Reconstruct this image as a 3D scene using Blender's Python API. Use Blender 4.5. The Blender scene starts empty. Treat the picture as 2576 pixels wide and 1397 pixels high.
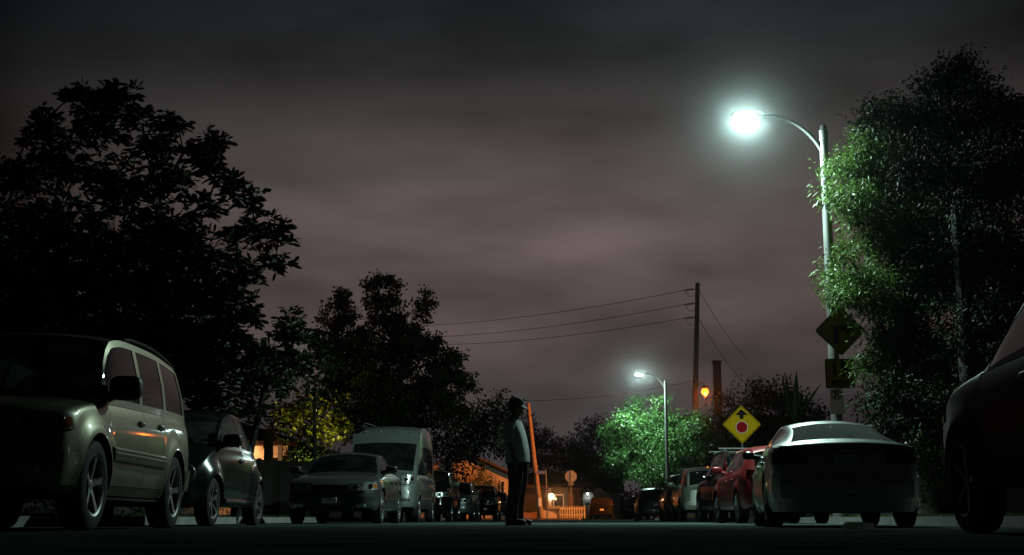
import bpy, bmesh, math, random
import numpy as np
from mathutils import Vector, Matrix

random.seed(7)
RNG = np.random.default_rng(11)
scene = bpy.context.scene
COL = scene.collection
R = math.radians
PI = math.pi

# ------------------------------------------------------------------ camera geometry
F, CX, CY = 3206.0, 1288.0, 698.5
PITCH, YAW, CAM_H = R(10.71), R(2.49), 0.10
CAM_ROT = Matrix.Rotation(YAW, 3, 'Z') @ Matrix.Rotation(R(90) + PITCH, 3, 'X')


def at(px, py, Y):
    """world point at distance Y down the street on the sight line of a point of the photograph"""
    d = CAM_ROT @ Vector(((px - CX) / F, -(py - CY) / F, -1.0))
    k = Y / d.y
    return Vector((d.x * k, Y, CAM_H + d.z * k))


# ------------------------------------------------------------------ materials
MATS = {}


def mat(name, color, rough=0.6, metal=0.0, spec=0.5, coat=0.0, var=0.15, scale=6.0, bump=0.0, bscale=40.0,
        emit=None, estr=0.0, island=False, translucent=0.0, dirt=None):
    m = bpy.data.materials.new(name)
    m.use_nodes = True
    nt = m.node_tree
    N, L = nt.nodes, nt.links
    b = N['Principled BSDF']
    b.inputs['Roughness'].default_value = rough
    b.inputs['Metallic'].default_value = metal
    b.inputs['Specular IOR Level'].default_value = spec
    b.inputs['Coat Weight'].default_value = coat
    b.inputs['Coat Roughness'].default_value = 0.06
    c = Vector(color[:3])
    tc = N.new('ShaderNodeTexCoord')
    if island:
        g = N.new('ShaderNodeNewGeometry')
        fac = g.outputs['Random Per Island']
    else:
        n = N.new('ShaderNodeTexNoise')
        n.inputs['Scale'].default_value = scale
        n.inputs['Detail'].default_value = 6
        L.new(tc.outputs['Object'], n.inputs['Vector'])
        fac = n.outputs['Fac']
    rp = N.new('ShaderNodeValToRGB')
    rp.color_ramp.elements[0].position = 0.0 if island else 0.3
    rp.color_ramp.elements[1].position = 1.0 if island else 0.7
    lo = c * (1 - var)
    hi = c * (1 + var)
    if dirt:
        lo = Vector(dirt)
    rp.color_ramp.elements[0].color = (*lo, 1)
    rp.color_ramp.elements[1].color = (*hi, 1)
    L.new(fac, rp.inputs['Fac'])
    L.new(rp.outputs['Color'], b.inputs['Base Color'])
    if bump:
        n2 = N.new('ShaderNodeTexNoise')
        n2.inputs['Scale'].default_value = bscale
        n2.inputs['Detail'].default_value = 5
        L.new(tc.outputs['Object'], n2.inputs['Vector'])
        bp = N.new('ShaderNodeBump')
        bp.inputs['Strength'].default_value = bump
        bp.inputs['Distance'].default_value = 0.02
        L.new(n2.outputs['Fac'], bp.inputs['Height'])
        L.new(bp.outputs['Normal'], b.inputs['Normal'])
    if emit:
        b.inputs['Emission Color'].default_value = (*emit, 1)
        b.inputs['Emission Strength'].default_value = estr
    if translucent:
        t = N.new('ShaderNodeBsdfTranslucent')
        L.new(rp.outputs['Color'], t.inputs['Color'])
        mx = N.new('ShaderNodeMixShader')
        mx.inputs[0].default_value = translucent
        L.new(b.outputs[0], mx.inputs[1])
        L.new(t.outputs[0], mx.inputs[2])
        L.new(mx.outputs[0], N['Material Output'].inputs['Surface'])
    MATS[name] = m
    return m


def glass(name, tint=(0.33, 0.36, 0.35), dust=0.018, rough=0.03):
    """thin car glass: tinted see-through, mirror gloss by fresnel, a film of dust"""
    m = bpy.data.materials.new(name)
    m.use_nodes = True
    nt = m.node_tree
    N, L = nt.nodes, nt.links
    for n in list(N):
        if n.type != 'OUTPUT_MATERIAL':
            N.remove(n)
    out = [n for n in N if n.type == 'OUTPUT_MATERIAL'][0]
    tr = N.new('ShaderNodeBsdfTransparent'); tr.inputs[0].default_value = (*tint, 1)
    gl = N.new('ShaderNodeBsdfGlossy'); gl.inputs['Roughness'].default_value = rough
    gl.inputs[0].default_value = (0.9, 0.9, 0.9, 1)
    fr = N.new('ShaderNodeFresnel'); fr.inputs[0].default_value = 1.5
    mx = N.new('ShaderNodeMixShader')
    L.new(fr.outputs[0], mx.inputs[0]); L.new(tr.outputs[0], mx.inputs[1]); L.new(gl.outputs[0], mx.inputs[2])
    d1 = N.new('ShaderNodeBsdfDiffuse'); d1.inputs[0].default_value = (0.5, 0.5, 0.48, 1)
    d2 = N.new('ShaderNodeBsdfTranslucent'); d2.inputs[0].default_value = (0.62, 0.75, 0.70, 1)
    md = N.new('ShaderNodeMixShader'); md.inputs[0].default_value = 0.5
    L.new(d1.outputs[0], md.inputs[1]); L.new(d2.outputs[0], md.inputs[2])
    ns = N.new('ShaderNodeTexNoise'); ns.inputs['Scale'].default_value = 5; ns.inputs['Detail'].default_value = 6
    tc = N.new('ShaderNodeTexCoord'); L.new(tc.outputs['Object'], ns.inputs['Vector'])
    mr = N.new('ShaderNodeMapRange')
    mr.inputs['From Min'].default_value = 0.3; mr.inputs['From Max'].default_value = 0.7
    mr.inputs['To Min'].default_value = dust * 0.5; mr.inputs['To Max'].default_value = dust * 1.5
    L.new(ns.outputs['Fac'], mr.inputs['Value'])
    m2 = N.new('ShaderNodeMixShader')
    L.new(mr.outputs[0], m2.inputs[0]); L.new(mx.outputs[0], m2.inputs[1]); L.new(md.outputs[0], m2.inputs[2])
    L.new(m2.outputs[0], out.inputs['Surface'])
    MATS[name] = m
    return m


def paint(name, color, metal=0.35, rough=0.32, coat=0.8, spec=0.5):
    return mat(name, color, rough=rough, metal=metal, coat=coat, var=0.08, scale=2.5, spec=spec)


mat('asphalt', (0.056, 0.071, 0.066), rough=1.0, var=0.45, scale=1.4, bump=0.5, bscale=60, spec=0.0)
mat('concrete', (0.26, 0.255, 0.24), rough=0.85, var=0.2, scale=3, bump=0.3, bscale=50)
mat('soil', (0.06, 0.055, 0.035), rough=0.95, var=0.4, scale=2, bump=0.6, bscale=14)
mat('grass', (0.055, 0.075, 0.02), rough=0.7, var=0.5, island=True, translucent=0.2)
mat('road_paint', (0.6, 0.6, 0.58), rough=0.6, var=0.3, scale=8)
mat('bark', (0.022, 0.018, 0.013), rough=0.9, var=0.35, scale=9, bump=0.8, bscale=22)
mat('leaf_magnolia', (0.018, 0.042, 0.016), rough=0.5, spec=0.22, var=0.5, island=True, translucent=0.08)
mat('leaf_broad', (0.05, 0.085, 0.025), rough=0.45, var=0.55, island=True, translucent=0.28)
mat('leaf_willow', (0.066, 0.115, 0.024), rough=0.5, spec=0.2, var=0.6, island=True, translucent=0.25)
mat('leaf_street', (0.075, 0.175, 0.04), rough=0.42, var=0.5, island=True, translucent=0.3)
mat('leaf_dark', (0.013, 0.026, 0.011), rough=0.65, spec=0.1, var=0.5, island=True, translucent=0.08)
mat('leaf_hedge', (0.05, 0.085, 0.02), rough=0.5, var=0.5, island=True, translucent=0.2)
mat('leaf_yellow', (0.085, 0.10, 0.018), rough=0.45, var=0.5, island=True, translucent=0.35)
mat('tyre', (0.012, 0.012, 0.012), rough=0.8, var=0.3, scale=12, bump=0.2, bscale=60)
mat('alloy', (0.55, 0.56, 0.56), rough=0.28, metal=0.9, var=0.1)
mat('alloy_dull', (0.42, 0.42, 0.42), rough=0.4, metal=0.85, var=0.2)
mat('under', (0.008, 0.008, 0.008), rough=0.9)
mat('black_plastic', (0.012, 0.012, 0.013), rough=0.5, var=0.2)
mat('gloss_black', (0.006, 0.006, 0.006), rough=0.15, spec=0.5)
mat('rim_dark', (0.02, 0.02, 0.02), rough=0.35, metal=0.6)
mat('chrome', (0.75, 0.75, 0.75), rough=0.12, metal=1.0, var=0.05)
mat('cabin', (0.03, 0.03, 0.03), rough=0.85, var=0.3, scale=20)
mat('cabin_grey', (0.10, 0.10, 0.095), rough=0.85, var=0.2, scale=20)
mat('lamp_clear', (0.5, 0.52, 0.5), rough=0.18, metal=0.6, coat=1.0, var=0.55, scale=9, bump=0.45, bscale=14)
mat('lamp_red', (0.07, 0.002, 0.002), rough=0.14, coat=1.0, var=0.4, scale=18, bump=0.4, bscale=60)
mat('lamp_amber', (0.5, 0.12, 0.01), rough=0.18, coat=1.0, var=0.3)
mat('plate', (0.62, 0.62, 0.58), rough=0.45, var=0.2, scale=10)
mat('galv', (0.16, 0.165, 0.16), rough=0.5, metal=0.25, var=0.15, scale=3, bump=0.1)
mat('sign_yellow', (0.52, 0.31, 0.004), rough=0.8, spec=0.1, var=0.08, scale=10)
mat('sign_yellow_shaded', (0.20, 0.135, 0.008), rough=0.85, spec=0.08, var=0.2, scale=8)  # darker copy of the sign yellow: shade on the lamp-post signs put into the colour
mat('sign_black', (0.008, 0.008, 0.008), rough=0.8, spec=0.1)
mat('sign_red', (0.30, 0.004, 0.008), rough=0.8, spec=0.1, var=0.1)
mat('sign_white', (0.70, 0.70, 0.67), rough=0.5, var=0.1, scale=12)
mat('sign_back', (0.20, 0.19, 0.18), rough=0.5, metal=0.4, var=0.15)
mat('sign_blue', (0.10, 0.12, 0.32), rough=0.5)
mat('wood_pole', (0.20, 0.14, 0.10), rough=0.9, var=0.3, scale=5, bump=0.5, bscale=20)
mat('wire', (0.012, 0.012, 0.012), rough=0.6)
mat('insulator', (0.10, 0.09, 0.09), rough=0.3)
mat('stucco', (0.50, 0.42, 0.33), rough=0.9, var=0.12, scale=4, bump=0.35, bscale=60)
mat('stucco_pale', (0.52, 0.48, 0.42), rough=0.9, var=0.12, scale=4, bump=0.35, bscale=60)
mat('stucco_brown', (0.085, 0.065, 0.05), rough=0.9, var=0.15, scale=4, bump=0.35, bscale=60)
mat('fence_dark', (0.035, 0.028, 0.022), rough=0.85, var=0.3, scale=8, bump=0.3)
mat('roof_tile', (0.10, 0.07, 0.055), rough=0.85, var=0.35, scale=12, bump=0.6, bscale=30)
mat('trim_white', (0.62, 0.60, 0.56), rough=0.6, var=0.1)
mat('picket', (0.66, 0.63, 0.58), rough=0.65, var=0.15, scale=7)
mat('brick', (0.24, 0.12, 0.08), rough=0.9, var=0.4, scale=12, bump=0.5)
mat('window_dark', (0.012, 0.014, 0.016), rough=0.08, spec=0.6)
mat('skin', (0.30, 0.17, 0.11), rough=0.55, var=0.08)
mat('shirt', (0.66, 0.67, 0.66), rough=0.9, var=0.10, scale=7, bump=0.3, bscale=18)
mat('trousers', (0.022, 0.024, 0.026), rough=0.85, var=0.3, scale=10, bump=0.4, bscale=16)
mat('shoe', (0.02, 0.02, 0.02), rough=0.6)
mat('hair', (0.012, 0.009, 0.007), rough=0.5)
mat('cap', (0.05, 0.05, 0.052), rough=0.8)
mat('paper', (0.55, 0.54, 0.50), rough=0.85, var=0.15, scale=9, translucent=0.7)
glass('glass_car')
glass('glass_dusty', tint=(0.42, 0.47, 0.45), dust=0.16)
glass('glass_rear', tint=(0.6, 0.66, 0.63), dust=1.2)
glass('glass_clear', tint=(0.85, 0.88, 0.86), dust=0.02)
glass('glass_tint', tint=(0.22, 0.24, 0.23), dust=0.05)
mat('lens_white', (0.8, 0.8, 0.8), emit=(0.82, 1.0, 0.93), estr=160)
mat('lens_sodium', (0.8, 0.7, 0.5), emit=(1.0, 0.17, 0.012), estr=5.5)
mat('lens_porch', (0.8, 0.7, 0.5), emit=(1.0, 0.55, 0.28), estr=30)
mat('lens_far', (0.8, 0.8, 0.8), emit=(0.8, 1.0, 0.95), estr=9)
mat('screen_blue', (0.5, 0.6, 0.7), emit=(0.45, 0.75, 1.0), estr=0.9)

# ------------------------------------------------------------------ object helpers


def link(o, parent=None):
    COL.objects.link(o)
    if parent is not None:
        o.parent = parent
    return o


def tag(o, label=None, cat=None, group=None, kind=None):
    if label: o['label'] = label
    if cat: o['category'] = cat
    if group: o['group'] = group
    if kind: o['kind'] = kind
    return o


def thing(name, label, cat, loc=(0, 0, 0), rz=0.0, group=None):
    o = bpy.data.objects.new(name, None)
    o.empty_display_size = 0.2
    o.location = loc
    o.rotation_euler = (0, 0, rz)
    link(o)
    return tag(o, label, cat, group)


class MB:
    """collects shapes; build() links them as one mesh object"""

    def __init__(self):
        self.v, self.f, self.m = [], [], []

    def add(self, verts, faces, mi=0):
        k = len(self.v)
        self.v += [tuple(p) for p in verts]
        self.f += [tuple(i + k for i in f) for f in faces]
        self.m += [mi] * len(faces)

    def box(self, c, s, mi=0, rot=None):
        x, y, z = (q / 2 for q in s)
        vs = [Vector((a * x, b * y, d * z)) for d in (-1, 1) for b in (-1, 1) for a in (-1, 1)]
        if rot is not None:
            vs = [rot @ p for p in vs]
        c = Vector(c)
        self.add([p + c for p in vs],
                 [(0, 2, 3, 1), (4, 5, 7, 6), (0, 1, 5, 4), (2, 6, 7, 3), (0, 4, 6, 2), (1, 3, 7, 5)], mi)

    def tube(self, pts, radii, n=8, mi=0, cap=True):
        pts = [Vector(p) for p in pts]
        if not hasattr(radii, '__len__'):
            radii = [radii] * len(pts)
        k = len(self.v)
        a = None
        for i, p in enumerate(pts):
            d = (pts[min(i + 1, len(pts) - 1)] - pts[max(i - 1, 0)])
            d = d.normalized() if d.length > 1e-9 else Vector((0, 0, 1))
            if a is None:
                a = d.orthogonal().normalized()
            else:
                a = (a - d * a.dot(d))
                a = a.normalized() if a.length > 1e-6 else d.orthogonal().normalized()
            b = d.cross(a)
            for j in range(n):
                t = 2 * PI * j / n
                self.v.append(tuple(p + (a * math.cos(t) + b * math.sin(t)) * radii[i]))
        for i in range(len(pts) - 1):
            for j in range(n):
                q = (j + 1) % n
                self.f.append((k + i * n + j, k + i * n + q, k + (i + 1) * n + q, k + (i + 1) * n + j))
                self.m.append(mi)
        if cap:
            self.f.append(tuple(k + j for j in reversed(range(n)))); self.m.append(mi)
            e = k + (len(pts) - 1) * n
            self.f.append(tuple(e + j for j in range(n))); self.m.append(mi)

    def loft(self, rings, mi=0, cap=True):
        """rings: list of equal-length point loops"""
        k = len(self.v)
        n = len(rings[0])
        for r in rings:
            self.v += [tuple(p) for p in r]
        for i in range(len(rings) - 1):
            for j in range(n):
                q = (j + 1) % n
                self.f.append((k + i * n + j, k + i * n + q, k + (i + 1) * n + q, k + (i + 1) * n + j))
                self.m.append(mi)
        if cap:
            self.f.append(tuple(k + j for j in reversed(range(n)))); self.m.append(mi)
            e = k + (len(rings) - 1) * n
            self.f.append(tuple(e + j for j in range(n))); self.m.append(mi)

    def lathe_x(self, prof, n=36, mi=0):
        """profile of (x, r), spun about the x axis"""
        k = len(self.v)
        for x, r in prof:
            for j in range(n):
                t = 2 * PI * j / n
                self.v.append((x, r * math.cos(t), r * math.sin(t)))
        for i in range(len(prof) - 1):
            for j in range(n):
                q = (j + 1) % n
                self.f.append((k + i * n + j, k + (i + 1) * n + j, k + (i + 1) * n + q, k + i * n + q))
                self.m.append(mi)

    def lathe_z(self, prof, c=(0, 0, 0), n=20, mi=0):
        k = len(self.v)
        for r, z in prof:
            for j in range(n):
                t = 2 * PI * j / n
                self.v.append((c[0] + r * math.cos(t), c[1] + r * math.sin(t), c[2] + z))
        for i in range(len(prof) - 1):
            for j in range(n):
                q = (j + 1) % n
                self.f.append((k + i * n + j, k + i * n + q, k + (i + 1) * n + q, k + (i + 1) * n + j))
                self.m.append(mi)

    def superell(self, c, r, e=0.5, n=14, mi=0, rot=None):
        k = len(self.v)
        sp = lambda v, p: math.copysign(abs(v) ** p, v)
        m = n // 2
        c = Vector(c)
        for i in range(m + 1):
            u = -PI / 2 + PI * i / m
            for j in range(n):
                t = 2 * PI * j / n
                p = Vector((r[0] * sp(math.cos(u), e) * sp(math.cos(t), e),
                            r[1] * sp(math.cos(u), e) * sp(math.sin(t), e), r[2] * sp(math.sin(u), e)))
                if rot is not None:
                    p = rot @ p
                self.v.append(tuple(p + c))
        for i in range(m):
            for j in range(n):
                q = (j + 1) % n
                self.f.append((k + i * n + j, k + i * n + q, k + (i + 1) * n + q, k + (i + 1) * n + j))
                self.m.append(mi)

    def extrude(self, poly, o, ux, uy, t, mi=0):
        """flat polygon (2D) placed at o with axes ux, uy and thickness t along -n"""
        o, ux, uy = Vector(o), Vector(ux), Vector(uy)
        n = ux.cross(uy).normalized()
        a = [o + ux * p[0] + uy * p[1] for p in poly]
        b = [p - n * t for p in a]
        k = len(poly)
        fs = [tuple(range(k)), tuple(reversed(range(k, 2 * k)))]
        fs += [(i, i + k, (i + 1) % k + k, (i + 1) % k) for i in range(k)]
        self.add(a + b, fs, mi)

    def build(self, name, mats, parent=None, angle=38, smooth=True, weld=True):
        me = bpy.data.meshes.new(name)
        me.from_pydata(self.v, [], self.f)
        if not isinstance(mats, (list, tuple)):
            mats = [mats]
        for q in mats:
            me.materials.append(MATS[q] if isinstance(q, str) else q)
        if len(mats) > 1:
            me.polygons.foreach_set('material_index', self.m)
        bm = bmesh.new()
        bm.from_mesh(me)
        if weld:
            bmesh.ops.remove_doubles(bm, verts=bm.verts, dist=1e-5)
        bmesh.ops.recalc_face_normals(bm, faces=bm.faces)
        lim = R(angle)
        for f in bm.faces:
            f.smooth = smooth
        for e in bm.edges:
            if len(e.link_faces) == 2 and e.calc_face_angle(0) > lim:
                e.smooth = False
        bm.to_mesh(me)
        bm.free()
        o = bpy.data.objects.new(name, me)
        return link(o, parent)


def pchip(pts):
    xs = np.array([p[0] for p in pts], float)
    ys = np.array([p[1] for p in pts], float)
    h = np.diff(xs)
    d = np.diff(ys) / h
    m = np.zeros(len(xs))
    for i in range(1, len(xs) - 1):
        if d[i - 1] * d[i] > 0:
            w1, w2 = 2 * h[i] + h[i - 1], h[i] + 2 * h[i - 1]
            m[i] = (w1 + w2) / (w1 / d[i - 1] + w2 / d[i])
    m[0], m[-1] = d[0], d[-1]

    def f(x):
        x = min(max(x, xs[0]), xs[-1])
        i = int(min(max(np.searchsorted(xs, x) - 1, 0), len(h) - 1))
        t = (x - xs[i]) / h[i]
        return float(ys[i] * (1 + 2 * t) * (1 - t) ** 2 + m[i] * h[i] * t * (1 - t) ** 2
                     + ys[i + 1] * t * t * (3 - 2 * t) + m[i + 1] * h[i] * t * t * (t - 1))
    return f


# ------------------------------------------------------------------ cars
PROF = pchip([(0, .925), (.1, .965), (.4, .998), (.62, 1.0), (.85, .985), (.95, .968), (1, .945)])
LOWF = [0, .1, .22, .36, .5, .64, .78, .9, 1.0]
UPT = [.10, .5, .9, 1.0]
ROOF = [.93, .7, .35, 0.0]
NP = len(LOWF) + len(UPT) + len(ROOF)


class Car:
    def __init__(s, S):
        s.S = S
        s.L, s.W, s.sill = S['L'], S['W'], S['sill']
        s.top, s.belt, s.plan, s.rail = (pchip(S[k]) for k in ('top', 'belt', 'plan', 'rail'))
        s.axles, s.aR, s.wz = S['axles'], S['tyre'] + S.get('archgap', .055), S['tyre']

    def zlo(s, q):
        z = s.sill + S_end(q, s.L, s.S.get('lift', .05))
        for a in s.axles:
            d = abs(q - a)
            if d < s.aR:
                z = max(z, s.wz + math.sqrt(s.aR ** 2 - d ** 2))
        return z

    def width(s, q, z):
        zb = s.belt(q)
        f = min(max((z - s.sill) / max(zb - s.sill, .05), 0), 1)
        w = s.plan(q) * PROF(f)
        fl, fr = s.S.get('flare', .02), s.S.get('flare_r', .12)
        for a in s.axles:
            r = math.hypot(q - a, z - s.wz)
            if r < s.aR + fr:
                k = 1 - max(r - s.aR, 0) / fr
                w += fl * k * k * (3 - 2 * k)
        return w

    def deform(s, x, q, z):
        S = s.S
        ff = max(0, 1 - q / .7) ** 2
        fr = max(0, 1 - (s.L - q) / .7) ** 2
        dz = max(0, z - .5)
        q2 = q + ff * (S.get('bow_f', .16) * (x / s.W) ** 2 + S.get('lean_f', .25) * dz) \
               - fr * (S.get('bow_r', .12) * (x / s.W) ** 2 + S.get('lean_r', .2) * dz)
        return Vector((x, s.L / 2 - q2, z))

    def section(s, q):
        zb, zt, zl = s.belt(q), s.top(q), s.zlo(q)
        zt = max(zt, zb + .02)
        zl = min(zl, zb - .03)
        out = []
        for f in LOWF:
            z = zl + f * (zb - zl)
            out.append((s.width(q, z), z))
        wb = out[-1][0]
        crown = min(s.S.get('crown', .07), .55 * (zt - zb))
        wr, zr = min(s.rail(q), wb - .01), zt - crown
        for t in UPT:
            out.append((wb + (wr - wb) * t + .022 * math.sin(PI * t) * min(1, (zr - zb) / .3), zb + (zr - zb) * t))
        for f in ROOF:
            out.append((wr * f, zr + crown * (1 - f ** 2.3)))
        return out

    def stations(s):
        S = s.S
        keep = {0.0, .015, .05, .1, .17, .26, s.L, s.L - .015, s.L - .05, s.L - .1, s.L - .17, s.L - .26}
        for k in ('sidewin', 'doors'):
            for a in S.get(k, []):
                keep |= set(a)
        for k in ('ws', 'rw'):
            if S.get(k):
                keep |= set(S[k])
        for a in s.axles:
            for i in range(13):
                keep.add(a - s.aR * math.cos(PI * i / 12))
            keep |= {a - s.aR - .004, a + s.aR + .004, a - s.aR - .08, a + s.aR + .08}
        keep = sorted(k for k in keep if 0 <= k <= s.L)
        k2 = [keep[0]]
        for k in keep[1:]:
            if k - k2[-1] > .0015:
                k2.append(k)
        reg = [q for q in np.linspace(0, s.L, 46) if min(abs(q - k) for k in k2) > .035]
        return sorted(k2 + [float(q) for q in reg])

    def build_shell(s, root):
        S = s.S
        st = s.stations()
        secs = [s.section(q) for q in st]
        P = []
        for q, sec in zip(st, secs):
            P.append([s.deform(x, q, z) for x, z in sec])
        inr = lambda q0, q1, rng: any(a - 1e-6 <= q0 and q1 <= b + 1e-6 for a, b in rng)
        body, panes, doors = MB(), {}, {}
        nl = len(LOWF) - 1
        winstrips = S.get('winstrips', (nl + 1, nl + 2))
        for i in range(len(st) - 1):
            q0, q1 = st[i], st[i + 1]
            for j in range(NP - 1):
                for sd in (1, -1):
                    quad = [P[i][j], P[i + 1][j], P[i + 1][j + 1], P[i][j + 1]]
                    quad = [Vector((p.x * sd, p.y, p.z)) for p in quad]
                    key = None
                    if j in winstrips:
                        for k, (a, b) in enumerate(S.get('sidewin', [])):
                            if a - 1e-6 <= q0 and q1 <= b + 1e-6:
                                key = ('side_window', k, sd)
                    if j >= nl + 4 + 1 - 1 and j >= len(LOWF) + len(UPT):
                        if S.get('ws') and inr(q0, q1, [S['ws']]):
                            key = ('windshield', 0, 0)
                        if S.get('rw') and inr(q0, q1, [S['rw']]):
                            key = ('rear_window', 0, 0)
                    if key:
                        off = Vector((-.006 * sd, 0, 0)) if key[0] == 'side_window' else Vector((0, 0, -.006))
                        panes.setdefault(key, MB()).add([p + off for p in quad], [(0, 1, 2, 3)])
                        continue
                    if 1 <= j < nl:
                        hit = False
                        for k, (a, b) in enumerate(S.get('doors', [])):
                            if a - 1e-6 <= q0 and q1 <= b + 1e-6:
                                g = .005
                                vs = []
                                for n_, p in enumerate(quad):
                                    qq = q0 if n_ in (0, 3) else q1
                                    jj = j if n_ in (0, 1) else j + 1
                                    p = p.copy()
                                    if abs(qq - a) < 1e-6: p.y -= g
                                    if abs(qq - b) < 1e-6: p.y += g
                                    if jj == 1: p.z += g
                                    if jj == nl: p.z -= g
                                    vs.append(p)
                                doors.setdefault((k, sd), MB()).add(vs, [(0, 1, 2, 3)])
                                hit = True
                        if hit:
                            continue
                    body.add(quad, [(0, 1, 2, 3)])
            a, b = P[i][0], P[i + 1][0]
            body.add([a, b, Vector((-b.x, b.y, b.z)), Vector((-a.x, a.y, a.z))], [(0, 1, 2, 3)], 1)
        for i in (0, len(st) - 1):           # nose and tail
            q = st[i]
            rows = []
            for j in range(len(LOWF)):
                x, z = secs[i][j]
                rows.append([s.deform(x * t, q, z) for t in np.linspace(-1, 1, 11)])
            for x, z in secs[i][len(LOWF):-1]:
                rows.append([s.deform(x * t, q, z) for t in np.linspace(-1, 1, 11)])
            for a, b in zip(rows[:-1], rows[1:]):
                for k in range(10):
                    body.add([a[k], a[k + 1], b[k + 1], b[k]], [(0, 1, 2, 3)])
        bo = body.build('body', [S['paint'], 'under'], root, angle=50)
        for (nm, k, sd), mb in panes.items():
            g = S.get('rear_glass', 'glass_car') if nm == 'rear_window' else S.get('glass', 'glass_car')
            mb.build(nm, g, root)
        for (k, sd), mb in doors.items():
            d = mb.build('door', S['paint'], root, angle=50)
            a, b = S['doors'][k]
            qh = b - .16
            zh = s.belt(qh) - S.get('handle_drop', .14)
            h = MB()
            x = s.width(qh, zh)
            h.superell((sd * (x + .014), s.L / 2 - qh, zh), (.018, .085, .022), .6)
            h.superell((sd * (x + .002), s.L / 2 - qh, zh - .002), (.006, .075, .038), .7, mi=1)
            h.build('handle', [S.get('handle', S['paint']), 'black_plastic'], d)
        s.body = bo

    def wrap(s, end, x0, q1, z0, z1, off=.008, n=14, rows=4, slant=0.0):
        """grid that lies on the nose (or tail) from half-width x0 and turns the corner back to q1"""
        S = s.S
        qe = 0.0 if end == 'f' else s.L
        dirn = 1 if end == 'f' else -1
        wc = s.width(qe, (z0 + z1) / 2)
        l1, l2 = abs(wc - x0), q1
        out = []
        for a in range(n + 1):
            d = (l1 + l2) * a / n
            row = []
            for b in range(rows + 1):
                z = z0 + (z1 - z0) * b / rows + slant * a / n
                if d < l1:
                    x = x0 + (s.width(qe, z) - x0) * d / l1
                    q = qe
                else:
                    q = qe + dirn * (d - l1)
                    x = s.width(q, z)
                k = min(max((d - l1 + .05) / .1, 0), 1)
                p = s.deform(x, q, z)
                nrm = Vector((k, dirn * (1 - k), 0)).normalized()
                row.append((p, nrm))
            out.append(row)
        ov = lambda a: off if off < .03 else .006 + (off - .006) * min(1.0, (n - a) / 4.0)
        return [[p + nn * ov(a) for p, nn in r] for a, r in enumerate(out)], [[p - nn * .012 for p, nn in r] for r in out]

    def patch(s, name, m, root, end, x0, q1, z0, z1, sd=1, off=.008, slant=0.0, both=False, rows=4, label=None):
        mb = MB()
        for sg in ((1, -1) if both else (sd,)):
            o, i_ = s.wrap(end, x0, q1, z0, z1, off, slant=slant, rows=rows)
            fl = lambda p: Vector((p.x * sg, p.y, p.z))
            nr, nc = len(o), len(o[0])
            for a in range(nr - 1):
                for b in range(nc - 1):
                    mb.add([fl(o[a][b]), fl(o[a + 1][b]), fl(o[a + 1][b + 1]), fl(o[a][b + 1])], [(0, 1, 2, 3)])
            for a in range(nr - 1):
                for b in (0, nc - 1):
                    mb.add([fl(o[a][b]), fl(o[a + 1][b]), fl(i_[a + 1][b]), fl(i_[a][b])], [(0, 1, 2, 3)])
            for b in range(nc - 1):
                for a in (0, nr - 1):
                    mb.add([fl(o[a][b]), fl(o[a][b + 1]), fl(i_[a][b + 1]), fl(i_[a][b])], [(0, 1, 2, 3)])
        ob = mb.build(name, m, root)
        if label: ob['label'] = label
        return ob

    def nose_box(s, name, m, root, end, x, z0, z1, depth=.02, xc=0):
        q = 0 if end == 'f' else s.L
        sg = 1 if end == 'f' else -1
        p = s.deform(xc, q, (z0 + z1) / 2)
        mb = MB()
        mb.superell((xc, p.y + sg * depth * .3, (z0 + z1) / 2), (x, depth, (z1 - z0) / 2), .22, n=20)
        return mb.build(name, m, root)

    def bars(s, name, m, root, end, x, zs, r=.012):
        q = 0 if end == 'f' else s.L
        sg = 1 if end == 'f' else -1
        mb = MB()
        for z in zs:
            pts = []
            for t in np.linspace(-1, 1, 9):
                p = s.deform(x * t, q, z)
                pts.append((p.x, p.y + sg * .03, p.z))
            mb.tube(pts, r, 6)
        return mb.build(name, m, root)


def S_end(q, L, lift):
    return lift * max(0, 1 - min(q, L - q) / .6) ** 2


WHEELS = {}


def wheel_meshes(rad, wid, spokes, style):
    key = (rad, wid, spokes, style)
    if key in WHEELS:
        return WHEELS[key]
    rim = rad * .69
    t = MB()
    h = wid / 2
    t.lathe_x([(-h * .8, rim * .96), (-h * .98, rim * 1.04), (-h, rad * .86), (-h * .86, rad * .97), (-h * .5, rad),
               (h * .5, rad), (h * .86, rad * .97), (h, rad * .86), (h * .98, rim * 1.04), (h * .8, rim * .96)], 40)
    r = MB()
    r.lathe_x([(h * .55, rim * .90), (h * .9, rim * .93), (h * .97, rim * 1.0), (h * .88, rim * 1.03), (h * .6, rim)], 40)
    r.lathe_x([(h * .62, 0.001), (h * .66, rim * .12), (h * .58, rim * .2), (h * .35, rim * .22)], 24)
    for k in range(spokes):
        a = 2 * PI * k / spokes
        ca, sa = math.cos(a), math.sin(a)
        rows = []
        for f, w_, dx in ((.12, .16, .60), (.4, .115, .70), (.7, .13, .78), (.95, .2 if style else .15, .86)):
            rr = rim * f
            w2 = rim * w_
            row = []
            for (u, xx) in ((-w2, h * (dx - .2)), (-w2 * .7, h * dx), (w2 * .7, h * dx), (w2, h * (dx - .2))):
                row.append((xx, ca * rr - sa * u, sa * rr + ca * u))
            rows.append(row)
        r.loft(rows)
    d = MB()
    d.lathe_x([(h * .2, .001), (h * .2, rim * .72), (h * .05, rim * .74), (-h * .3, rim * .9), (-h * .7, rim * .92)], 28)
    res = []
    for nm, mb, m in (('wheel', d, 'under'), ('tyre', t, 'tyre'), ('rim', r, style or 'alloy')):
        o = mb.build(nm, m)
        me = o.data
        bpy.data.objects.remove(o)
        res.append(me)
    WHEELS[key] = res
    return res


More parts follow.
